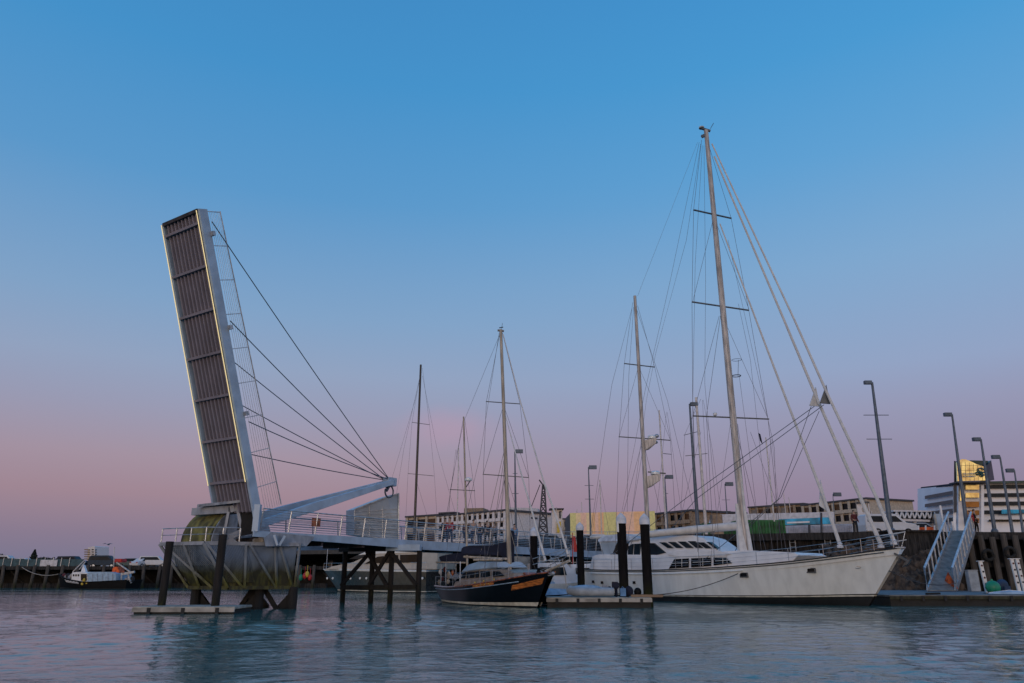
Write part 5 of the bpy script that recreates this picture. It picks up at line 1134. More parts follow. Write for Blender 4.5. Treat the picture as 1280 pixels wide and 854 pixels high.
# hotel on the far side of the bridge: a low dark roofed wing and a stepped white block
a, b = W(508, 690, 176), W(546, 690, 170)
facade('apartment_block', 'pale low block with flat dark roof left of the long balcony building', a, b, W(520, 646, 173).z, 3, 3, 'bldcream', 'darkglass', balc=True)
a, b = W(548, 690, 165), W(632, 690, 150); zt1 = W(632, 639, 150).z
h = facade('apartment_block', 'long white block with four rows of balconies behind the bridge walkers', a, b, zt1, 5, 13, 'bldwhite', 'darkglass')
part('roof_plant', MB().prism([W(580, 641, 166), W(604, 640, 162), W(604, 635, 162), W(580, 635.5, 166)], V((1, 5, 0))), M['bldtan'], h, world=True)
part('roof_canopy', MB().beam(W(552, 642, 170), W(571, 641, 168), 2.5, .3).beam(W(556, 646, 170), W(556, 642, 170), .2, .2).beam(W(568, 646, 168), W(568, 641, 168), .2, .2), M['blddark'], h, world=True)
a, b = W(633, 690, 152), W(668, 690, 156)
facade('apartment_block', 'pale end block with large pink lit upper wall right of the ketch mast', a, b, W(650, 650, 158).z, 4, 5, 'bldwhite', 'tealglass', balc=True)
p = W(654, 636, 175); solo('rooftop_hall', MB().prism([W(636, 660, 172), W(672, 660, 178), W(672, 635.5, 178), W(662, 635, 176), W(636, 634.5, 172)], V((2, 12, 0))), M['bldwhite'], 'smooth pale hall with a rounded roof rising behind the end block', 'building')
a, b = W(672, 690, 190), W(722, 690, 186)
facade('apartment_block', 'cream low block with dark windows left of the striped building', a, b, W(700, 650, 188).z, 4, 6, 'bldcream', 'darkglass')
t = thing('stair_tower', 'square pale tower with a thin flat canopy roof on posts', 'tower', (W(698, 670, 150).x, 150, QZ))
part('shaft', MB().prism([W(690, 672, 150), W(703, 672, 150), W(703, 637, 150), W(690, 637, 150)], V((0, 3, 0))), M['bldwhite'], t, world=True)
part('roof', MB().prism([W(687, 636.5, 149), W(705, 636.5, 149), W(705, 635.3, 149), W(687, 635.3, 149)], V((0, 4, 0))), M['blddark'], t, world=True)
part('yellow_panel', MB().prism([W(695, 666, 149.8), W(702, 666, 149.8), W(702, 652, 149.8), W(695, 652, 149.8)], V((0, .1, 0))), M['yellow'], t, world=True)
part('window', MB().prism([W(699, 648, 149.8), W(702, 648, 149.8), W(702, 639, 149.8), W(699, 639, 149.8)], V((0, .1, 0))), M['greyglass'], t, world=True)
# striped cladding building
t = thing('striped_building', 'long windowless building clad in pink, yellow, orange and lime vertical stripes', 'building', (W(760, 680, 125).x, 125, QZ))
zt_s = W(760, 641.5, 125).z
part('wall', MB().prism([W(713.5, 690, 125), W(821, 690, 121), V((W(821, 690, 121).x, 121, zt_s - .05)), V((W(713.5, 690, 125).x, 125, zt_s - .05))], V((0, 12, 0))), M['blddark'], t, world=True)
xs = [713.5, 721, 727, 734, 741, 745, 749, 756, 763, 772, 779, 789, 794, 800, 808, 814, 821]; cs = ['lime', 'cream', 'pink', 'cream', 'peach', 'pink', 'peach', 'lime', 'lime', 'pink', 'pink', 'pink', 'peach', 'peach', 'cream', 'lime']
for i, c in enumerate(cs):
    ya = 125 - 4 * (xs[i] - 713.5) / 107.5; yb = 125 - 4 * (xs[i + 1] - 713.5) / 107.5; a = W(xs[i], 690, ya); b = W(xs[i + 1], 690, yb); dz = R.uniform(0, .05)
    part('cladding_panel', MB().prism([V((a.x, ya - .15 - dz, QZ + 2)), V((b.x, yb - .15 - dz, QZ + 2)), V((b.x, yb - .15 - dz, zt_s)), V((a.x, ya - .15 - dz, zt_s))], V((0, .12, 0))), M['clad_' + c], t, world=True)
# centre and right apartments
a, b = W(815, 690, 150), W(868, 690, 140)
facade('apartment_block', 'tan and grey block with deep balconies behind the radar mast', a, b, W(850, 642, 145).z, 4, 6, 'bldtan', 'darkglass')
a, b = W(868, 690, 200), W(940, 690, 200)
facade('apartment_block', 'distant low tan block partly hidden by the green container', a, b, W(900, 648, 200).z, 3, 8, 'bldtan', 'darkglass', balc=False)
a, b = W(943, 690, 190), W(1010, 690, 180)
h = facade('apartment_block', 'tan block with flat oversailing dark roof above the white canopy', a, b, W(980, 633, 185).z, 5, 7, 'bldtan', 'darkglass')
part('roof_canopy', MB().prism([W(966, 631, 188), W(1002, 630, 183), W(1002, 628.8, 183), W(966, 629.6, 188)], V((2, 8, 0))), M['blddark'], h, world=True)
a, b = W(1011, 690, 176), W(1092, 690, 160)
facade('apartment_block', 'cream block with open balconies and warm walls behind the lone person', a, b, W(1060, 628.5, 168).z, 5, 8, 'bldcream', 'darkglass')
a, b = W(1092, 690, 160), W(1103, 690, 190)
facade('apartment_block', 'narrow grey end of the cream block seen at an angle', a, b, W(1096, 632, 165).z, 5, 2, 'bldwhite', 'greyglass', depth=2)
# covered walkway truss
t = thing('covered_walkway', 'white trussed raised walkway between the apartments and the striped office', 'walkway', (W(1140, 660, 130).x, 130, QZ))
part('roof', MB().prism([W(1117, 637.5, 130), W(1168, 638.5, 130), W(1168, 640, 130), W(1117, 639.5, 130)], V((0, 4, 0))), M['bldwhite'], t, world=True)
part('deck', MB().prism([W(1117, 648.5, 130), W(1168, 650, 130), W(1168, 652.5, 130), W(1117, 651, 130)], V((0, 4, 0))), M['bldwhite'], t, world=True)
part('glazing', MB().prism([W(1117, 640, 131), W(1168, 640, 131), W(1168, 650, 131), W(1117, 648, 131)], V((0, .2, 0))), M['greyglass'], t, world=True)
for i in range(8):
    x = 1118 + i * 6.3; part('truss_brace', MB().beam(W(x, 648, 129.9), W(x + 3, 640, 129.9), .22, .22).beam(W(x + 6, 648, 129.9), W(x + 3, 640, 129.9), .22, .22), M['white'], t, world=True)
for x in (1121, 1143, 1165): part('column', MB().beam(W(x, 651, 131), V((W(x, 651, 131).x, 131, QZ)), .5, .5), M['bldwhite'], t, world=True)
# office; the reflected sunset is put into its gold glass colour
def quadpart(name, t, m, x0, x1, y0a, y1a, y0b, y1b, Ya, Yb, th=.3, push=0.0, parent=None):
    pts = [W(x0, y1a, Ya - push), W(x1, y1b, Yb - push), W(x1, y0b, Yb - push), W(x0, y0a, Ya - push)]
    return part(name, MB().prism(pts, V((th * (pts[0].x / pts[0].y + .02), th, 0))), M[m], parent or t, world=True)
t = thing('office_building', 'white banded office with horizontal dark window strips and a glass core tinted with reflected sunset gold', 'office building', (W(1215, 680, 120).x, 120, QZ))
quadpart('left_wing', t, 'officewhite', 1147, 1198, 611, 690, 606, 690, 138, 120, th=14)
quadpart('right_wing', t, 'officewhite', 1198, 1420, 605, 690, 600, 690, 120, 122, th=14)
def roofs():
    quadpart('roof_edge', t, 'canvas_navy', 1151, 1199, 609, 612, 603.5, 606, 137, 119.0, th=16)
    quadpart('roof_edge', t, 'tealglass', 1199, 1420, 602.5, 605, 598, 601, 119, 121, th=16)
roofs()
for i in range(4):
    ya = 618.5 + i * 10.2; k_ = i / 4
    quadpart('window_band', t, 'greyglass', 1156 - (i == 3) * 2, 1191, ya + 1.5 + 0, ya + 5.5, 613.5 + i * 11.1, 618 + i * 11.4, 134, 121.5, th=.3, push=.9)
for i in range(4):
    y0 = 605.8 + i * 10.6; quadpart('window_band', t, 'greyglass', 1230.5, 1420, y0 + .5, y0 + 5, y0 - 2.0, y0 + 3, 120.4, 122, th=.3, push=.5)
quadpart('window_band', t, 'darkglass', 1236, 1420, 649.5, 652, 649, 652, 120.4, 122, th=.3, push=.5)
for i, (gy0, gy1, gm) in enumerate(((606, 612, 'sunsetglass'), (616, 622, 'sunsetglass'), (627, 634, 'goldbrown'), (638, 644, 'goldbrown'), (648, 654, 'goldbrown'))):
    if gm == 'goldbrown' and 'goldbrown' not in M: M['goldbrown'] = glass('bronze_window_glass', (.20, .10, .035), .15, .6)
    quadpart('gold_window', t, gm, 1207, 1224, gy0, gy1, gy0, gy1, 119.6, 119.6, th=.3, push=.3)
quadpart('gold_corner', t, 'sunsetglass', 1200, 1203.5, 606, 626, 606, 626, 119.6, 119.6, th=.3, push=.3)
for x in (1193, 1228): quadpart('pilaster', t, 'officewhite', x - 1.5, x + 2, 606, 668, 606, 668, 119.5, 119.5, th=.4, push=.4)
quadpart('dark_riser', t, 'blddark', 1192.5, 1196, 576, 640, 577, 640, 118.7, 118.7, th=.6, push=.4)
gw_ = quadpart('blue_banner', t, 'cyan', 1252, 1282, 637, 642.5, 637, 641.5, 119, 119, th=.15, push=.4)
# sign tower on the roof, sunset reflection tinted into its glass
tw = thing('sign_tower', 'rooftop glass tower tinted with reflected sunset gold, with teal leafy emblem', 'tower', (W(1215, 600, 117).x, 117, W(1215, 602, 117).z))
gl = [W(1197, 601.5, 117), W(1196, 578, 117), W(1202, 574, 117), W(1207, 574.3, 117), W(1214, 577, 117), W(1221, 580.5, 117), W(1232, 584, 117), W(1235, 600.5, 117)]
part('gold_face', MB().prism(gl, V((0, .3, 0))), M['sunsetglass'], tw, world=True)
part('dark_side', MB().prism([W(1235.4, 601, 117.2), W(1232.4, 583.5, 117.2), W(1239, 575.5, 119), W(1243, 600, 120)], V((0, 2.0, 0))), M['greyglass'], tw, world=True)
part('teal_back', MB().prism([W(1213, 590, 119), W(1213, 575.5, 119), W(1235, 576, 119), W(1235, 590, 119)], V((0, .4, 0))), M['tealglass'], tw, world=True)
part('tower_base', MB().prism([W(1197, 603.5, 117), W(1238, 603, 117.2), W(1238, 601.2, 117.2), W(1197, 601.8, 117)], V((0, 2.4, 0))), M['blddark'], tw, world=True)
mb = MB()
for i in range(1, 7): mb.tube([W(1197 + i * 5.3, 601, 116.95), W(1196.5 + i * 5.1, 577.5 + max(0, i - 2.6) * 1.7, 116.95)], .018, 4)
for yy in (582, 588, 594.5): mb.tube([W(1197, yy, 116.95), W(min(1233, 1213 + (yy - 576) * 2.5), yy, 116.95)], .018, 4)
part('mullions', mb, M['bldtan'], tw, world=True)
em = MB(); c = W(1227, 590.5, 116.8)
for r_, (dx, dz) in ((.42, (0, .35)), (.30, (-.48, -.15)), (.33, (.45, -.2)), (.22, (.05, -.5)), (.18, (-.1, -.1))):
    q = c + V((dx, 0, dz)); em.tube([q + V((r_ * math.cos(a_), 0, r_ * math.sin(a_) * .7)) for a_ in [2 * PI * k / 14 for k in range(12)]], .10, 5)
part('emblem', em, M['tealglass'] if False else mat('teal_sign_paint', (.01, .09, .10), .5), tw, world=True)
for row, yy in enumerate((592.2, 595.5)):
    wr = MB(); x = 1204; wr.beam(W(1203.5, yy + .9, 116.87), W(1219.5, yy + .9, 116.87), .03, .03)
    while x < 1219: wd = R.uniform(.5, 1.1); wr.beam(W(x, yy - 1.0, 116.85), W(x, yy + 1.0, 116.85), .07, .05) if R.random() < .6 else wr.beam(W(x, yy, 116.85), W(x + wd, yy, 116.85), .05, .07); x += wd + .35
    part('sign_lettering', wr, M['galv'], tw, world=True)

# waterfront clutter on the quay
t = thing('event_shed', 'long low white corrugated hoarding under a canopy with cyan sign', 'shed', (W(1000, 668, 78).x, 78, QZ))
part('canopy', MB().prism([W(896, 655, 80), W(1043, 653, 78), W(1043, 640, 78), W(900, 643, 80)], V((.5, 6, 0))), M['fence_white'], t, world=True, bevel=.05)
part('sign_board', MB().prism([W(975, 656.5, 77.6), W(1040, 655, 77), W(1040, 646.5, 77), W(975, 649, 77.6)], V((0, .3, 0))), M['cyan'], t, world=True)
part('sign_stripe', MB().prism([W(984, 654.5, 77.4), W(1012, 653.5, 77.2), W(1012, 651.5, 77.2), W(984, 652.5, 77.4)], V((0, .1, 0))), M['white'], t, world=True)
mb = MB(); x = 984
while x < 1066:
    mb.prism([W(x, 669, 76.5), W(x + 1.2, 669, 76.4), W(x + 1.2, 655 if x > 1040 else 657, 76.4), W(x, 655 if x > 1040 else 657, 76.5)], V((0, .12, 0))); x += 2.0
part('ribs', mb, M['fence_white'], t, world=True)
part('hoarding', MB().prism([W(980, 670, 76.8), W(1068, 670, 76.8), W(1068, 655, 76.8), W(980, 657.5, 76.8)], V((0, .2, 0))), M['fence_white'], t, world=True)
for x in (1012, 1027): part('post', MB().beam(W(x, 670, 76.2), W(x - .5, 641 if x > 1020 else 656, 76.2), .16, .16), M['blddark'], t, world=True)
for i, (x0, x1, y0, Y, lb) in enumerate(((925, 983, 650, 70, 'dark green corrugated container right of the main mast'), (880, 921, 654, 71, 'green container left of the main mast, under the boom'))):
    a, b = W(x0, 674, Y), W(x1, 674, Y); zt2 = W(x0, y0, Y).z; t = thing('shipping_container', lb, 'container', ((a.x + b.x) / 2, Y, QZ), 0, 'green containers on the quay'); L = b.x - a.x; Hh = zt2 - QZ
    part('body', MB().box((0, 1.2, Hh / 2), (L, 2.4, Hh)), M['green'], t); mb = MB()
    for k in range(int(L / .28)): mb.box((-L / 2 + .2 + k * .28, -.04, Hh / 2), (.13, .09, Hh - .3))
    part('ribs', mb, M['green'], t); part('corner_post', MB().box((-L / 2 + .08, -.03, Hh / 2), (.16, .14, Hh + .02)), M['green'], t); part('corner_post', MB().box((L / 2 - .08, -.03, Hh / 2), (.16, .14, Hh + .02)), M['green'], t)
    part('door_rod', MB().tube([(L * .36, -.12, .2), (L * .36, -.12, Hh - .2)], .05, 5), M['blddark'], t)
a = W(915, 672, 66.5); solo('tan_kiosk', MB().box((W(897, 670, 67).x, 67, QZ + .9), (.9, .8, 1.9)), M['bldtan'], 'small tan box kiosk left of the green containers', 'kiosk', bevel=.03)
# orange barrier
t = thing('safety_barrier', 'orange mesh barrier on the quay above the retaining wall', 'barrier', (W(1158, 664, 60).x, 60, QZ))
part('mesh_panel', MB().prism([W(1148, 668.5, 60), W(1168, 668.5, 60), W(1168, 658.5, 60), W(1148, 659.5, 60)], V((0, .1, 0))), M['orange'], t, world=True)
for x in (1148, 1157, 1168): part('post', MB().beam(W(x, 669, 59.9), W(x, 657, 59.9), .09, .09), M['white'], t, world=True)
# hoardings and railings behind bridge/yachts
t = thing('quay_railing', 'thin grey railing along the quay between the bridge and the striped building', 'railing', (W(760, 680, 80).x, 80, QZ))
railing(t, [empty_at(t, V((W(x, 680, 80).x, 80, QZ))) for x in (700, 760, 820, 880)], 1.1, 4, M['galv'], post=.03, rail=.035, step=1.8, wire=.012)
# lattice crane
t = thing('lattice_tower', 'dark lattice tower tapering to a point right of the ketch mast', 'tower', (W(679, 690, 95).x, 95, QZ))
tt = W(679.5, 606, 95); s_ = 95 / F; cx = W(678.5, 690, 95).x
for sx_ in (-1, 1):
    for sy_ in (-1, 1): part('leg', MB().beam(V((cx + sx_ * 6.5 * s_, 95 + sy_ * .7, QZ)), V((tt.x + sx_ * .12, 95 + sy_ * .1, tt.z)), .16, .16), M['blddark'], t, world=True)
mb = MB(); Hh = tt.z - QZ
for k in range(9):
    z0_, z1_ = k / 9, (k + 1) / 9
    def c_(f, s1_, s2_): f2 = f; return V((cx + (tt.x - cx) * f2 + s1_ * (6.5 * s_ * (1 - f2) + .12 * f2), 95 + s2_ * (.7 * (1 - f2) + .1 * f2), QZ + Hh * f2))
    for s2_ in (-1, 1): mb.beam(c_(z0_, -1, s2_), c_(z1_, 1, s2_), .09, .09); mb.beam(c_(z0_, 1, s2_), c_(z1_, -1, s2_), .09, .09); mb.beam(c_(z1_, -1, s2_), c_(z1_, 1, s2_), .09, .09)
part('lattice', mb, M['blddark'], t, world=True)
part('jib', MB().beam(W(664, 634, 95), W(675, 606, 95), .10, .10).beam(W(674, 600, 95), W(680, 608, 95), .16, .16), M['blddark'], t, world=True)
# white launches lying between bridge end and striped building
def launch(label, px, yb, Y, L, hd, cover='gelwear', name='motor_launch', hm='gelcoat', z=0):
    p = W(px, yb, Y); t = thing(name, label, 'motor boat', (p.x, p.y, z), hd); w_ = L * .17
    hull(t, 0, (-L / 2, L * .38), (-L / 2, L / 2), [(0, w_ * .8), (.5, w_ * .9), (1, .04)], [(0, w_ * .95), (.5, w_), (.8, w_ * .7), (1, .05)], [(0, .9), (.6, 1.0), (1, 1.4)], ['antifoul', 'bootwhite', hm], [(.1, 0), (.2, 1), (1, 2)], N_=14, bul=.04, deckm='gelwear', flare=.6)
    part('wheelhouse', MB().loft([[V((x, s * ww, z_)) for s, z_ in ((-1, .85), (-.82, .85 + h), (.82, .85 + h), (1, .85))] for x, ww, h in ((-L * .30, w_ * .75, 1.5), (L * .05, w_ * .75, 1.6), (L * .16, w_ * .7, .8), (L * .32, w_ * .4, .3))]), M['gelwear'], t, bevel=.03)
    for s in (-1, 1): part('side_window', MB().prism([V((-L * .24, s * w_ * .70, 1.55)), V((L * .05, s * w_ * .70, 1.55)), V((L * .03, s * w_ * .66, 2.1)), V((-L * .24, s * w_ * .66, 2.1))], V((0, s * .05, 0))), M['tint'], t)
    part('radio_mast', MB().tube([(-L * .2, 0, 2.3), (-L * .2, 0, 4.2)], .03, 5), M['white'], t)
    part('roof_rail', MB().tube([(-L * .28, w_ * .5, 2.5), (L * .02, w_ * .5, 2.6), (L * .02, -w_ * .5, 2.6), (-L * .28, -w_ * .5, 2.5)], .025, 5), M['steel'], t)
    return t
launch('white launch with dark side windows nearest the far bridge end', 697, 700, 57, 7, PI * .1)
launch('white launch lying behind the slim capped pile', 735, 700, 62.8, 7, PI * .15)
solo('ensign', MB().prism([W(717, 690, 53), W(716.5, 670, 53), W(719, 671, 53), W(722, 690, 53)], V((0, .03, 0))).tube([W(716, 705, 53), W(715.5, 666, 53)], .03, 5), M['red'], 'red flag hanging on a staff left of the slim capped pile', 'flag')
launch('cream launch with radio mast moored behind the pilot house of the cream yacht', 868, 690, 60.5, 7.5, PI * .95, z=1.6) if False else None
sloop('white sloop lying behind the bimini with a short mast near the striped building', 752, 664, 600, 73, .06, 'mastwhite', 'gelcoat', 8, PI * .12, (), (((750, 602, 0), (740, 668, 0)), ((750, 602, 0), (762, 668, 0))))
sloop('white sloop beyond the bridge deck left of the light grey jacket with a thin mast', 571, 672, 560, 90, .07, 'mastwhite', 'gelcoat', 9, PI * .1, (), (((570, 562, 0), (556, 672, 0)), ((570, 562, 0), (590, 672, 0))))
# small quay kiosks / vans beyond the bridge rail
for px, lb in ((690, 'white van parked beyond the bridge end near the square tower'), (748, 'white van parked before the striped building')):
    p = W(px, 680, 100); car(lb, p.x, p.y, QZ, .1, 'carwhite', 1, name='parked_van', cat='van')
for px, kd, m, lb in ((536, 0, 'carwhite', 'white car on the far quay seen through the left part of the bridge railing'), (572, 0, 'carblue', 'dark car on the far quay seen between the red and grey jackets'), (632, 1, 'carwhite', 'white van on the far quay seen beside the ketch mast')):
    p = W(px, 680, 118); car(lb, p.x, p.y, QZ, .1, m, kd, name='parked_car' if kd == 0 else 'parked_van', cat='car' if kd == 0 else 'van')
# bare far masts
for i, (px, yt) in enumerate(((696, 634), (702, 640), (728, 628), (722, 637), (985, 617), (991, 622), (1120, 640), (1216, 640))):
    if px > 1200: continue
    p = W(px, 668, 140); tp_ = W(px, yt, 140); solo('yacht_mast', MB().tube([V((p.x, 140, QZ - 3)), V((p.x, 140, tp_.z))], .07, 5), M['mastwhite'], ('far thin bare mast %s' % ['left of the square tower roof', 'over the right edge of the square tower', 'rising over the left end of the striped building', 'just left of the striped building', 'above the dark oversailing roof, left of two', 'above the dark oversailing roof, right of two', 'beside the white trussed walkway'][i]), 'mast')

# =====================================================================  LEFT: far wharf, fishing boat, cars, hill
WY = 99; WZ = W(100, 708, WY).z
def wx(px): return W(px, 708, WY).x
wf = thing('timber_wharf', 'long dark timber wharf on brown piles across the water at the left', 'wharf', (wx(150), WY, 0))
part('deck', MB().box(((wx(-300) + wx(408)) / 2, WY + 14, WZ - .15), (wx(408) - wx(-300), 28, .3)), M['quaydark'], wf, world=True)
part('kerb_beam', MB().box(((wx(-300) + wx(408)) / 2, WY - .1, WZ - .2), (wx(408) - wx(-300), .3, .42)), M['quaydark'], wf, world=True)
part('lower_wale', MB().box(((wx(-300) + wx(408)) / 2, WY + .9, WZ - 2.35), (wx(408) - wx(-300), .4, .55)), M['quaydark'], wf, world=True)
part('dark_bank_fill', MB().box(((wx(-300) + wx(408)) / 2, WY + 6, WZ / 2 - .8), (wx(408) - wx(-300), .4, WZ + 1)), M['blackpile'], wf, world=True)  # dark fill at the bank, standing in for shadow under the deck
pr = None
for i in range(34):
    px = -180 + i * 17.3 + R.uniform(-3, 3)
    if px > 405: break
    mb = MB().tube([(0, 0, -1), (0, 0, WZ + .15)], .20, 8)
    if pr is None: pr = part('pile', mb, M['timber'], wf); o = pr
    else: o = pr.copy(); COL.objects.link(o)
    o.location = empty_at(wf, V((wx(px), WY - .35, 0))); o.rotation_euler = (R.uniform(-.03, .03), R.uniform(-.05, .05), R.uniform(0, 3))
mb = MB()
for i in range(16): px = -100 + i * 33; mb.beam(V((wx(px), WY + 2, WZ - .3)), V((wx(px + 22), WY + 2.2, .4)), .2, .2)
part('cross_bracing', mb, M['quaydark'], wf, world=True)
t = thing('mesh_fence', 'low blue grey mesh fence standing along the left wharf', 'fence', (wx(60), WY + 2, WZ))
part('mesh_panel', MB().box((wx(36) , WY + 1.6, WZ + .45), (wx(78) - wx(-40), .06, .9)), M['hedge'], t, world=True)
part('white_panel', MB().box((wx(52), WY + 1.4, WZ + .42), (2.2, .06, .8)), M['fence_white'], t, world=True)
for i in range(12): part('post', MB().box((wx(-38 + i * 10.5), WY + 1.5, WZ + .55), (.07, .07, 1.1)), M['galv'], t, world=True)
LG = 'cars parked on the left wharf'
for px, kd, m, rz, lb in ((90, 2, 'carblue', 0, 'dark blue pickup parked on the left wharf before the tower block'), (131, 1, 'carblue', .1, 'dark blue van parked behind the fishing boat'), (165, 0, 'cargreen', .1, 'green grey car parked right of the orange mast'), (180.5, 0, 'carwhite', 1.2, 'white car parked end on, left one of the two white cars'), (193, 2, 'carwhite', .2, 'white car parked rightmost on the left wharf'), (5, 1, 'carwhite', .1, 'white van at the left end of the wharf'), (16, 0, 'cargreen', .1, 'grey green car on the wharf beside the leftmost white van'), (28, 0, 'carwhite', 0, 'white car on the wharf left of the conifer')):
    car(lb, wx(px) * (WY + 23) / WY, WY + 23, WZ, rz, m, kd, LG)
# fishing boat
p0, p1 = W(167, 736, 92), W(72, 736, 94.5); dd = (p1 - p0).normalized()
fb = thing('fishing_boat', 'black hulled fishing boat with white wheelhouse and pale blue deck shelter at the left wharf', 'fishing boat', (p0.x, p0.y, 0), math.atan2(dd.y, dd.x)); Lf_ = (p1 - p0).length
FP = hull(fb, 0, (.2, Lf_ - .5), (0, Lf_ + .1), [(0, 1.1), (.5, 1.5), (1, .05)], [(0, 1.3), (.5, 1.7), (.85, 1.1), (1, .08)], [(0, 1.0), (.5, .75), (.8, 1.1), (1, 1.75)], ['antifoul', 'antifoul', 'black'], [(.05, 0), (.1, 1), (1, 2)], bul=.15, rail='black')
FY = 1.35
traced(fb, 'wheelhouse', [(88.5, 727), (90, 715.5), (99, 715), (109, 716), (109.5, 728)], FY - .1, -2.4, 'gelwear', bevel=.03)
for x in (92, 95, 98): pane(fb, 'wheelhouse_window', ((x - 1, 718), (x + 1, 718), (x + 1, 720.5), (x - 1, 720.5)), FY - .09, 'darkglass')
pane(fb, 'doorway', ((101, 717.5), (108.5, 717.5), (108.5, 726), (101, 726)), FY - .09, 'darkglass')
traced(fb, 'deck_shelter', [(109.5, 728.5), (109.5, 716.5), (114, 715), (138, 715), (145, 717.5), (145, 728.5)], FY, -2.6, 'paleblue', bevel=.04)
mb = MB()
for x in (116, 122, 128.5, 135, 141): a = sp_(fb, x, 717.5, FY + .02); b = sp_(fb, x, 728, FY + .02); mb.beam(a, b, .05, .05)
part('shelter_seam', mb, M['clothgrey'], fb)
traced(fb, 'red_winch_house', [(139, 716), (141, 709), (147, 708.5), (149, 716)], .5, -1.0, 'orange', bevel=.05)
traced(fb, 'red_tub', [(142, 703), (143, 698.5), (152, 698.5), (152.5, 703)], .4, -.9, 'red', bevel=.08)
a = sp_(fb, 142, 716, 0); b = sp_(fb, 143, 684, 0); part('stern_mast', MB().tube([a, b], .05, 6), M['mastwhite'], fb)
part('gantry', MB().beam(sp_(fb, 146, 703, .4), sp_(fb, 164, 716, .4), .13, .13).beam(sp_(fb, 152, 718, .8), sp_(fb, 168, 715, .8), .2, .24).beam(sp_(fb, 160, 716, .8), sp_(fb, 163, 727, .8), .16, .16).beam(sp_(fb, 152, 716, .8), sp_(fb, 152, 727, .8), .14, .14), M['galv'], fb)
part('derrick', MB().tube([sp_(fb, 91, 715, .2), sp_(fb, 105, 701, .2)], .06, 6).tube([sp_(fb, 99, 712, .1), sp_(fb, 107, 702, .1)], .06, 6), M['mastwhite'], fb)
part('bow_mast', MB().prism([sp_(fb, 101, 715, .2), sp_(fb, 104, 706, .2), sp_(fb, 107, 714, .2), sp_(fb, 107, 715.5, .2)], V((0, -.3, 0))), M['gelwear'], fb)
part('yellow_drum', MB().ell(sp_(fb, 105, 726, 1.45), (.16, .15, .3)).ell(sp_(fb, 109, 729, 1.5), (.22, .15, .16)).ell(sp_(fb, 103, 730, 1.5), (.2, .15, .16)), M['yellow'], fb)
nb_ = part('name_strip', hullquad(FP, .60, .83, .72, .9, .72, .9, -.03), M['black'], fb)
mb = MB()
for i in range(14):
    s = .61 + i * .0155; a = FP(s, .66, 1) + V((0, .04, 0)); b = FP(s, .86, 1) + V((0, .04, 0)); mb.beam(a, b, .09, .05); 
    if i % 3 == 1: mb.beam(b, FP(s + .010, .86, 1) + V((0, .04, 0)), .07, .05)
part('white_letters', mb, M['white'], nb_)
for i in range(5): p = sp_(fb, 80 + i * 2.5, 720 + (i % 2) * 2, .3); part('deck_gear', MB().ell(p, (.3, .25, .3), 8, 6), M[['clothmaroon', 'rope', 'clothdark', 'clothgrey', 'rope'][i]], fb)
for i in range(4): p = sp_(fb, 158 + i * 2.5, 726 - (i % 2) * 2, .5); part('stern_gear', MB().ell(p, (.25, .25, .35), 8, 6), M[['rope', 'clothgrey', 'white', 'clothdark'][i]], fb)
rope('mooring_line', L2W(fb, FP(.99, 1, 1)), (wx(30), WY - .4, WZ - .1), 'slack pale bow line from the fishing boat to the left wharf', .5, m='rope', r=.04)
# tall block, conifer, shrubs, far ridge
tb = thing('tower_block', 'distant white tower block with balconies above the left wharf', 'building', (W(114, 700, 420).x, 420, 0))
part('wall', MB().prism([W(108, 712, 420), W(118.5, 712, 418), W(118.5, 683.5, 418), W(117, 682.8, 418), W(110, 684.5, 420)], V((3, 9, 0))), M['bldwhite'], tb, world=True)
part('side_wall', MB().prism([W(118.6, 712, 418), W(123.5, 712, 425), W(123.5, 685.5, 425), W(118.6, 683.5, 418)], V((.5, 5, 0))), M['bldside'], tb, world=True)
for i in range(7):
    y = 686.5 + i * 2.9; part('balcony', MB().prism([W(105.3, y + 1.3, 420), W(110.5, y + 1.3, 418), W(110.5, y, 418), W(105.3, y, 420)], V((0, 6, 0))), M['bldtan'], tb, world=True)
    part('window', MB().prism([W(114.5, y + 1.3, 417.8), W(117, y + 1.3, 417.8), W(117, y, 417.8), W(114.5, y, 417.8)], V((0, .3, 0))), M['greyglass'], tb, world=True)
    part('window', MB().prism([W(119.5, y + 1.6, 417.6), W(122.5, y + 1.6, 421.6), W(122.5, y + .2, 421.6), W(119.5, y + .2, 417.6)], V((0, .3, 0))), M['darkglass'], tb, world=True)
def leafmesh(pts, size, seed):
    r = random.Random(seed); mb = MB()
    for p in pts:
        a = V((r.uniform(-1, 1), r.uniform(-1, 1), r.uniform(-1, 1))).normalized(); b = a.cross(V((r.uniform(-1, 1), r.uniform(-1, 1), r.uniform(-1, 1)))).normalized(); s = size * r.uniform(.6, 1.3)
        mb.add([p + a * s, p + b * s * .6, p - a * s, p - b * s * .6], [(0, 1, 2, 3)])
    return mb
def rawpart(name, mb, m, parent):
    me = bpy.data.meshes.new(name); me.from_pydata([tuple(p) for p in mb.v], [], mb.f); me.materials.append(M[m]); o = bpy.data.objects.new(name, me); COL.objects.link(o); o.parent = parent; return o
p = W(40, 708, 180); pt = W(40, 687.5, 180); Hc = pt.z - 2.6; t = thing('conifer_tree', 'dark conical conifer standing behind the left wharf', 'tree', (p.x, p.y, 2.6)); r = random.Random(3); pts = []
for i in range(2600):
    f = r.random() ** 1.5; tier = (f * 9) % 1; rr = (1 - f) * 2.3 * (.55 + .5 * (1 - tier)) * r.random() ** .5; a = r.uniform(0, 2 * PI); pts.append(V((rr * math.cos(a), rr * math.sin(a), Hc * (.08 + .92 * f))))
rawpart('crown', leafmesh(pts, .22, 5), 'leaf', t); part('trunk', MB().tube([(0, 0, 0), (0, 0, Hc * .95)], .2, 6, r1=.03), M['bark'], t)
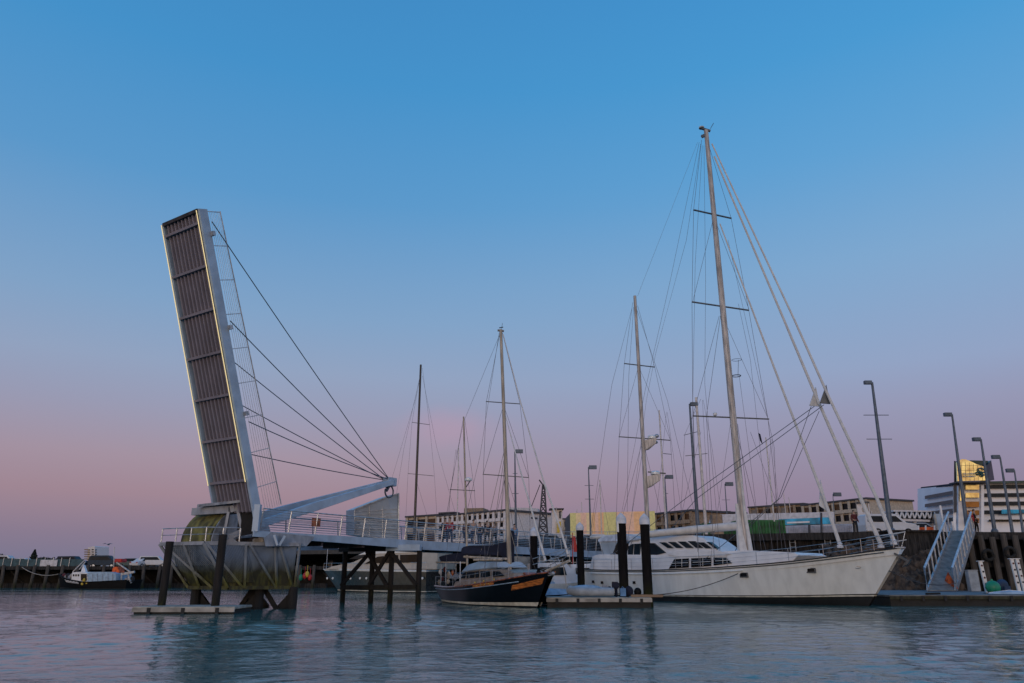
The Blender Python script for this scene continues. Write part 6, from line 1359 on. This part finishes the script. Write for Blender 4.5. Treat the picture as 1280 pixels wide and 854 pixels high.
def bush(label, px, ytop, Y, rx, seed, z=2.6):
    p = W(px, 708, Y); h_ = W(px, ytop, Y).z - z; t = thing('tree', label, 'tree', (p.x, p.y, z)); r = random.Random(seed); pts = []
    cl = [(r.uniform(-.6, .6) * rx, r.uniform(-.6, .6) * rx, r.uniform(.45, .8) * h_, r.uniform(.3, .5)) for _ in range(9)]
    for i in range(1500):
        c = cl[i % 9]; d = V((r.gauss(0, 1), r.gauss(0, 1), r.gauss(0, 1))).normalized() * r.random() ** .4 * c[3]; q = V((c[0] + d.x * rx, c[1] + d.y * rx, c[2] + d.z * h_ * .8)); pts.append(q)
    rawpart('crown', leafmesh(pts, .24, seed), 'leaf', t); part('trunk', MB().tube([(0, 0, 0), (.1, 0, h_ * .6)], .16, 6, r1=.06), M['bark'], t)
for i, (px, yt, rx, lb) in enumerate(((58, 698, 2.6, 'rounded dark tree just right of the conifer'), (68, 701, 2.2, 'low dark tree left of the blue pickup'), (29, 700.5, 2.2, 'low dark tree left of the conifer'), (12, 702, 2.4, 'low dark tree near the left edge'), (-4, 694, 2.5, 'taller dark tree cut by the left edge'), (48, 700, 2.0, 'low dark tree touching the right side of the conifer'))): bush(lb, px, yt, 170, rx, 20 + i)
for i, (px, yt, rx, lb) in enumerate(((418, 692, 3.2, 'dark tree beyond the motor yacht bow'), (430, 694, 2.6, 'dark tree above the motor yacht foredeck'), (403, 697, 3.0, 'dark tree just right of the caisson'))): bush(lb, px, yt, 150, rx, 40 + i)
for i, (px, yt, w_, lb) in enumerate(((413, 697, 6, 'small white house among the trees beyond the motor yacht'), (441, 696, 5, 'small white house against the hill left of the first trestle pile'))):
    a, b = W(px - w_ / 2, 706, 145), W(px + w_ / 2, 706, 145); z1 = W(px, yt, 145).z; t = thing('house', lb, 'house', (a.x, a.y, 2)); part('wall', MB().prism([V((a.x, 145, 2)), V((b.x, 145, 2)), V((b.x, 145, z1)), V((a.x, 145, z1))], V((0, 3, 0))), M['bldwhite'], t, world=True); part('roof', MB().prism([V((a.x - .1, 144.9, z1)), V((b.x + .1, 144.9, z1)), V(((a.x + b.x) / 2, 144.9, z1 + .5))], V((0, 3.2, 0))), M['blddark'], t, world=True)
# moored small craft colours beside the caisson
for i, (px, m, lb) in enumerate(((376, 'teal', 'green buoy hanging at the wharf just right of the caisson'), (381, 'red', 'red buoy hanging between the green and yellow ones'), (384, 'yellow', 'yellow buoy hanging right of the red one'), (387.5, 'red', 'red buoy rightmost of the hanging row'))):
    p = W(px, 722 - (i % 3) * 2, 88); solo('buoy', MB().ell(p, (.24, .24, .34), 10, 8).tube([p, p + V((0, 0, 1.0))], .03, 4), M[m], lb, 'buoy', smooth=True)
# far land
def ridge(Y, prof, base=-2, depth=200):
    mb = MB(); n = len(prof) - 1; k = 12
    for i in range(n * k + 1):
        s = i / k; j = min(int(s), n - 1); f = s - j; px = prof[j][0] + (prof[j + 1][0] - prof[j][0]) * f; py = prof[j][1] + (prof[j + 1][1] - prof[j][1]) * (f * f * (3 - 2 * f)) + R.uniform(-.5, .5)
        p = W(px, py, Y); mb.v += [V((p.x, Y - depth * .3, base)), V((p.x, Y, p.z)), V((p.x, Y + depth, base))]
    m_ = n * k
    for i in range(m_): mb.f += [(3 * i, 3 * i + 3, 3 * i + 4, 3 * i + 1), (3 * i + 1, 3 * i + 4, 3 * i + 5, 3 * i + 2)]; mb.m += [0, 0]
    return mb
struct('hills', ridge(1600, [(-400, 706), (-100, 704), (60, 703), (160, 705), (240, 704), (330, 690), (385, 681), (415, 685), (450, 690), (520, 694), (700, 700)]), M['hill'], smooth=True)  # blue fade of distant air is mixed into the hill colour
struct('far_shore', MB().prism([V((-400, 127.5, -1)), V((-16, 127.5, -1)), V((-30, 600, -1)), V((-900, 600, -1))], V((0, 0, 3.2))), M['quaytop'])
# lone gull
g = W(134, 680.5, 30); solo('seagull', MB().prism([g, g + V((.1, 0, .04)), g + V((.2, .02, .01)), g + V((.1, .05, .02))], V((0, .03, .005))).prism([g, g + V((-.1, 0, .04)), g + V((-.2, .02, .01)), g + V((-.1, .05, .02))], V((0, .03, .005))).ell(g + V((0, .1, 0)), (.03, .09, .03)), M['clothgrey'], 'small gull flying above the fishing boat', 'bird', smooth=True)
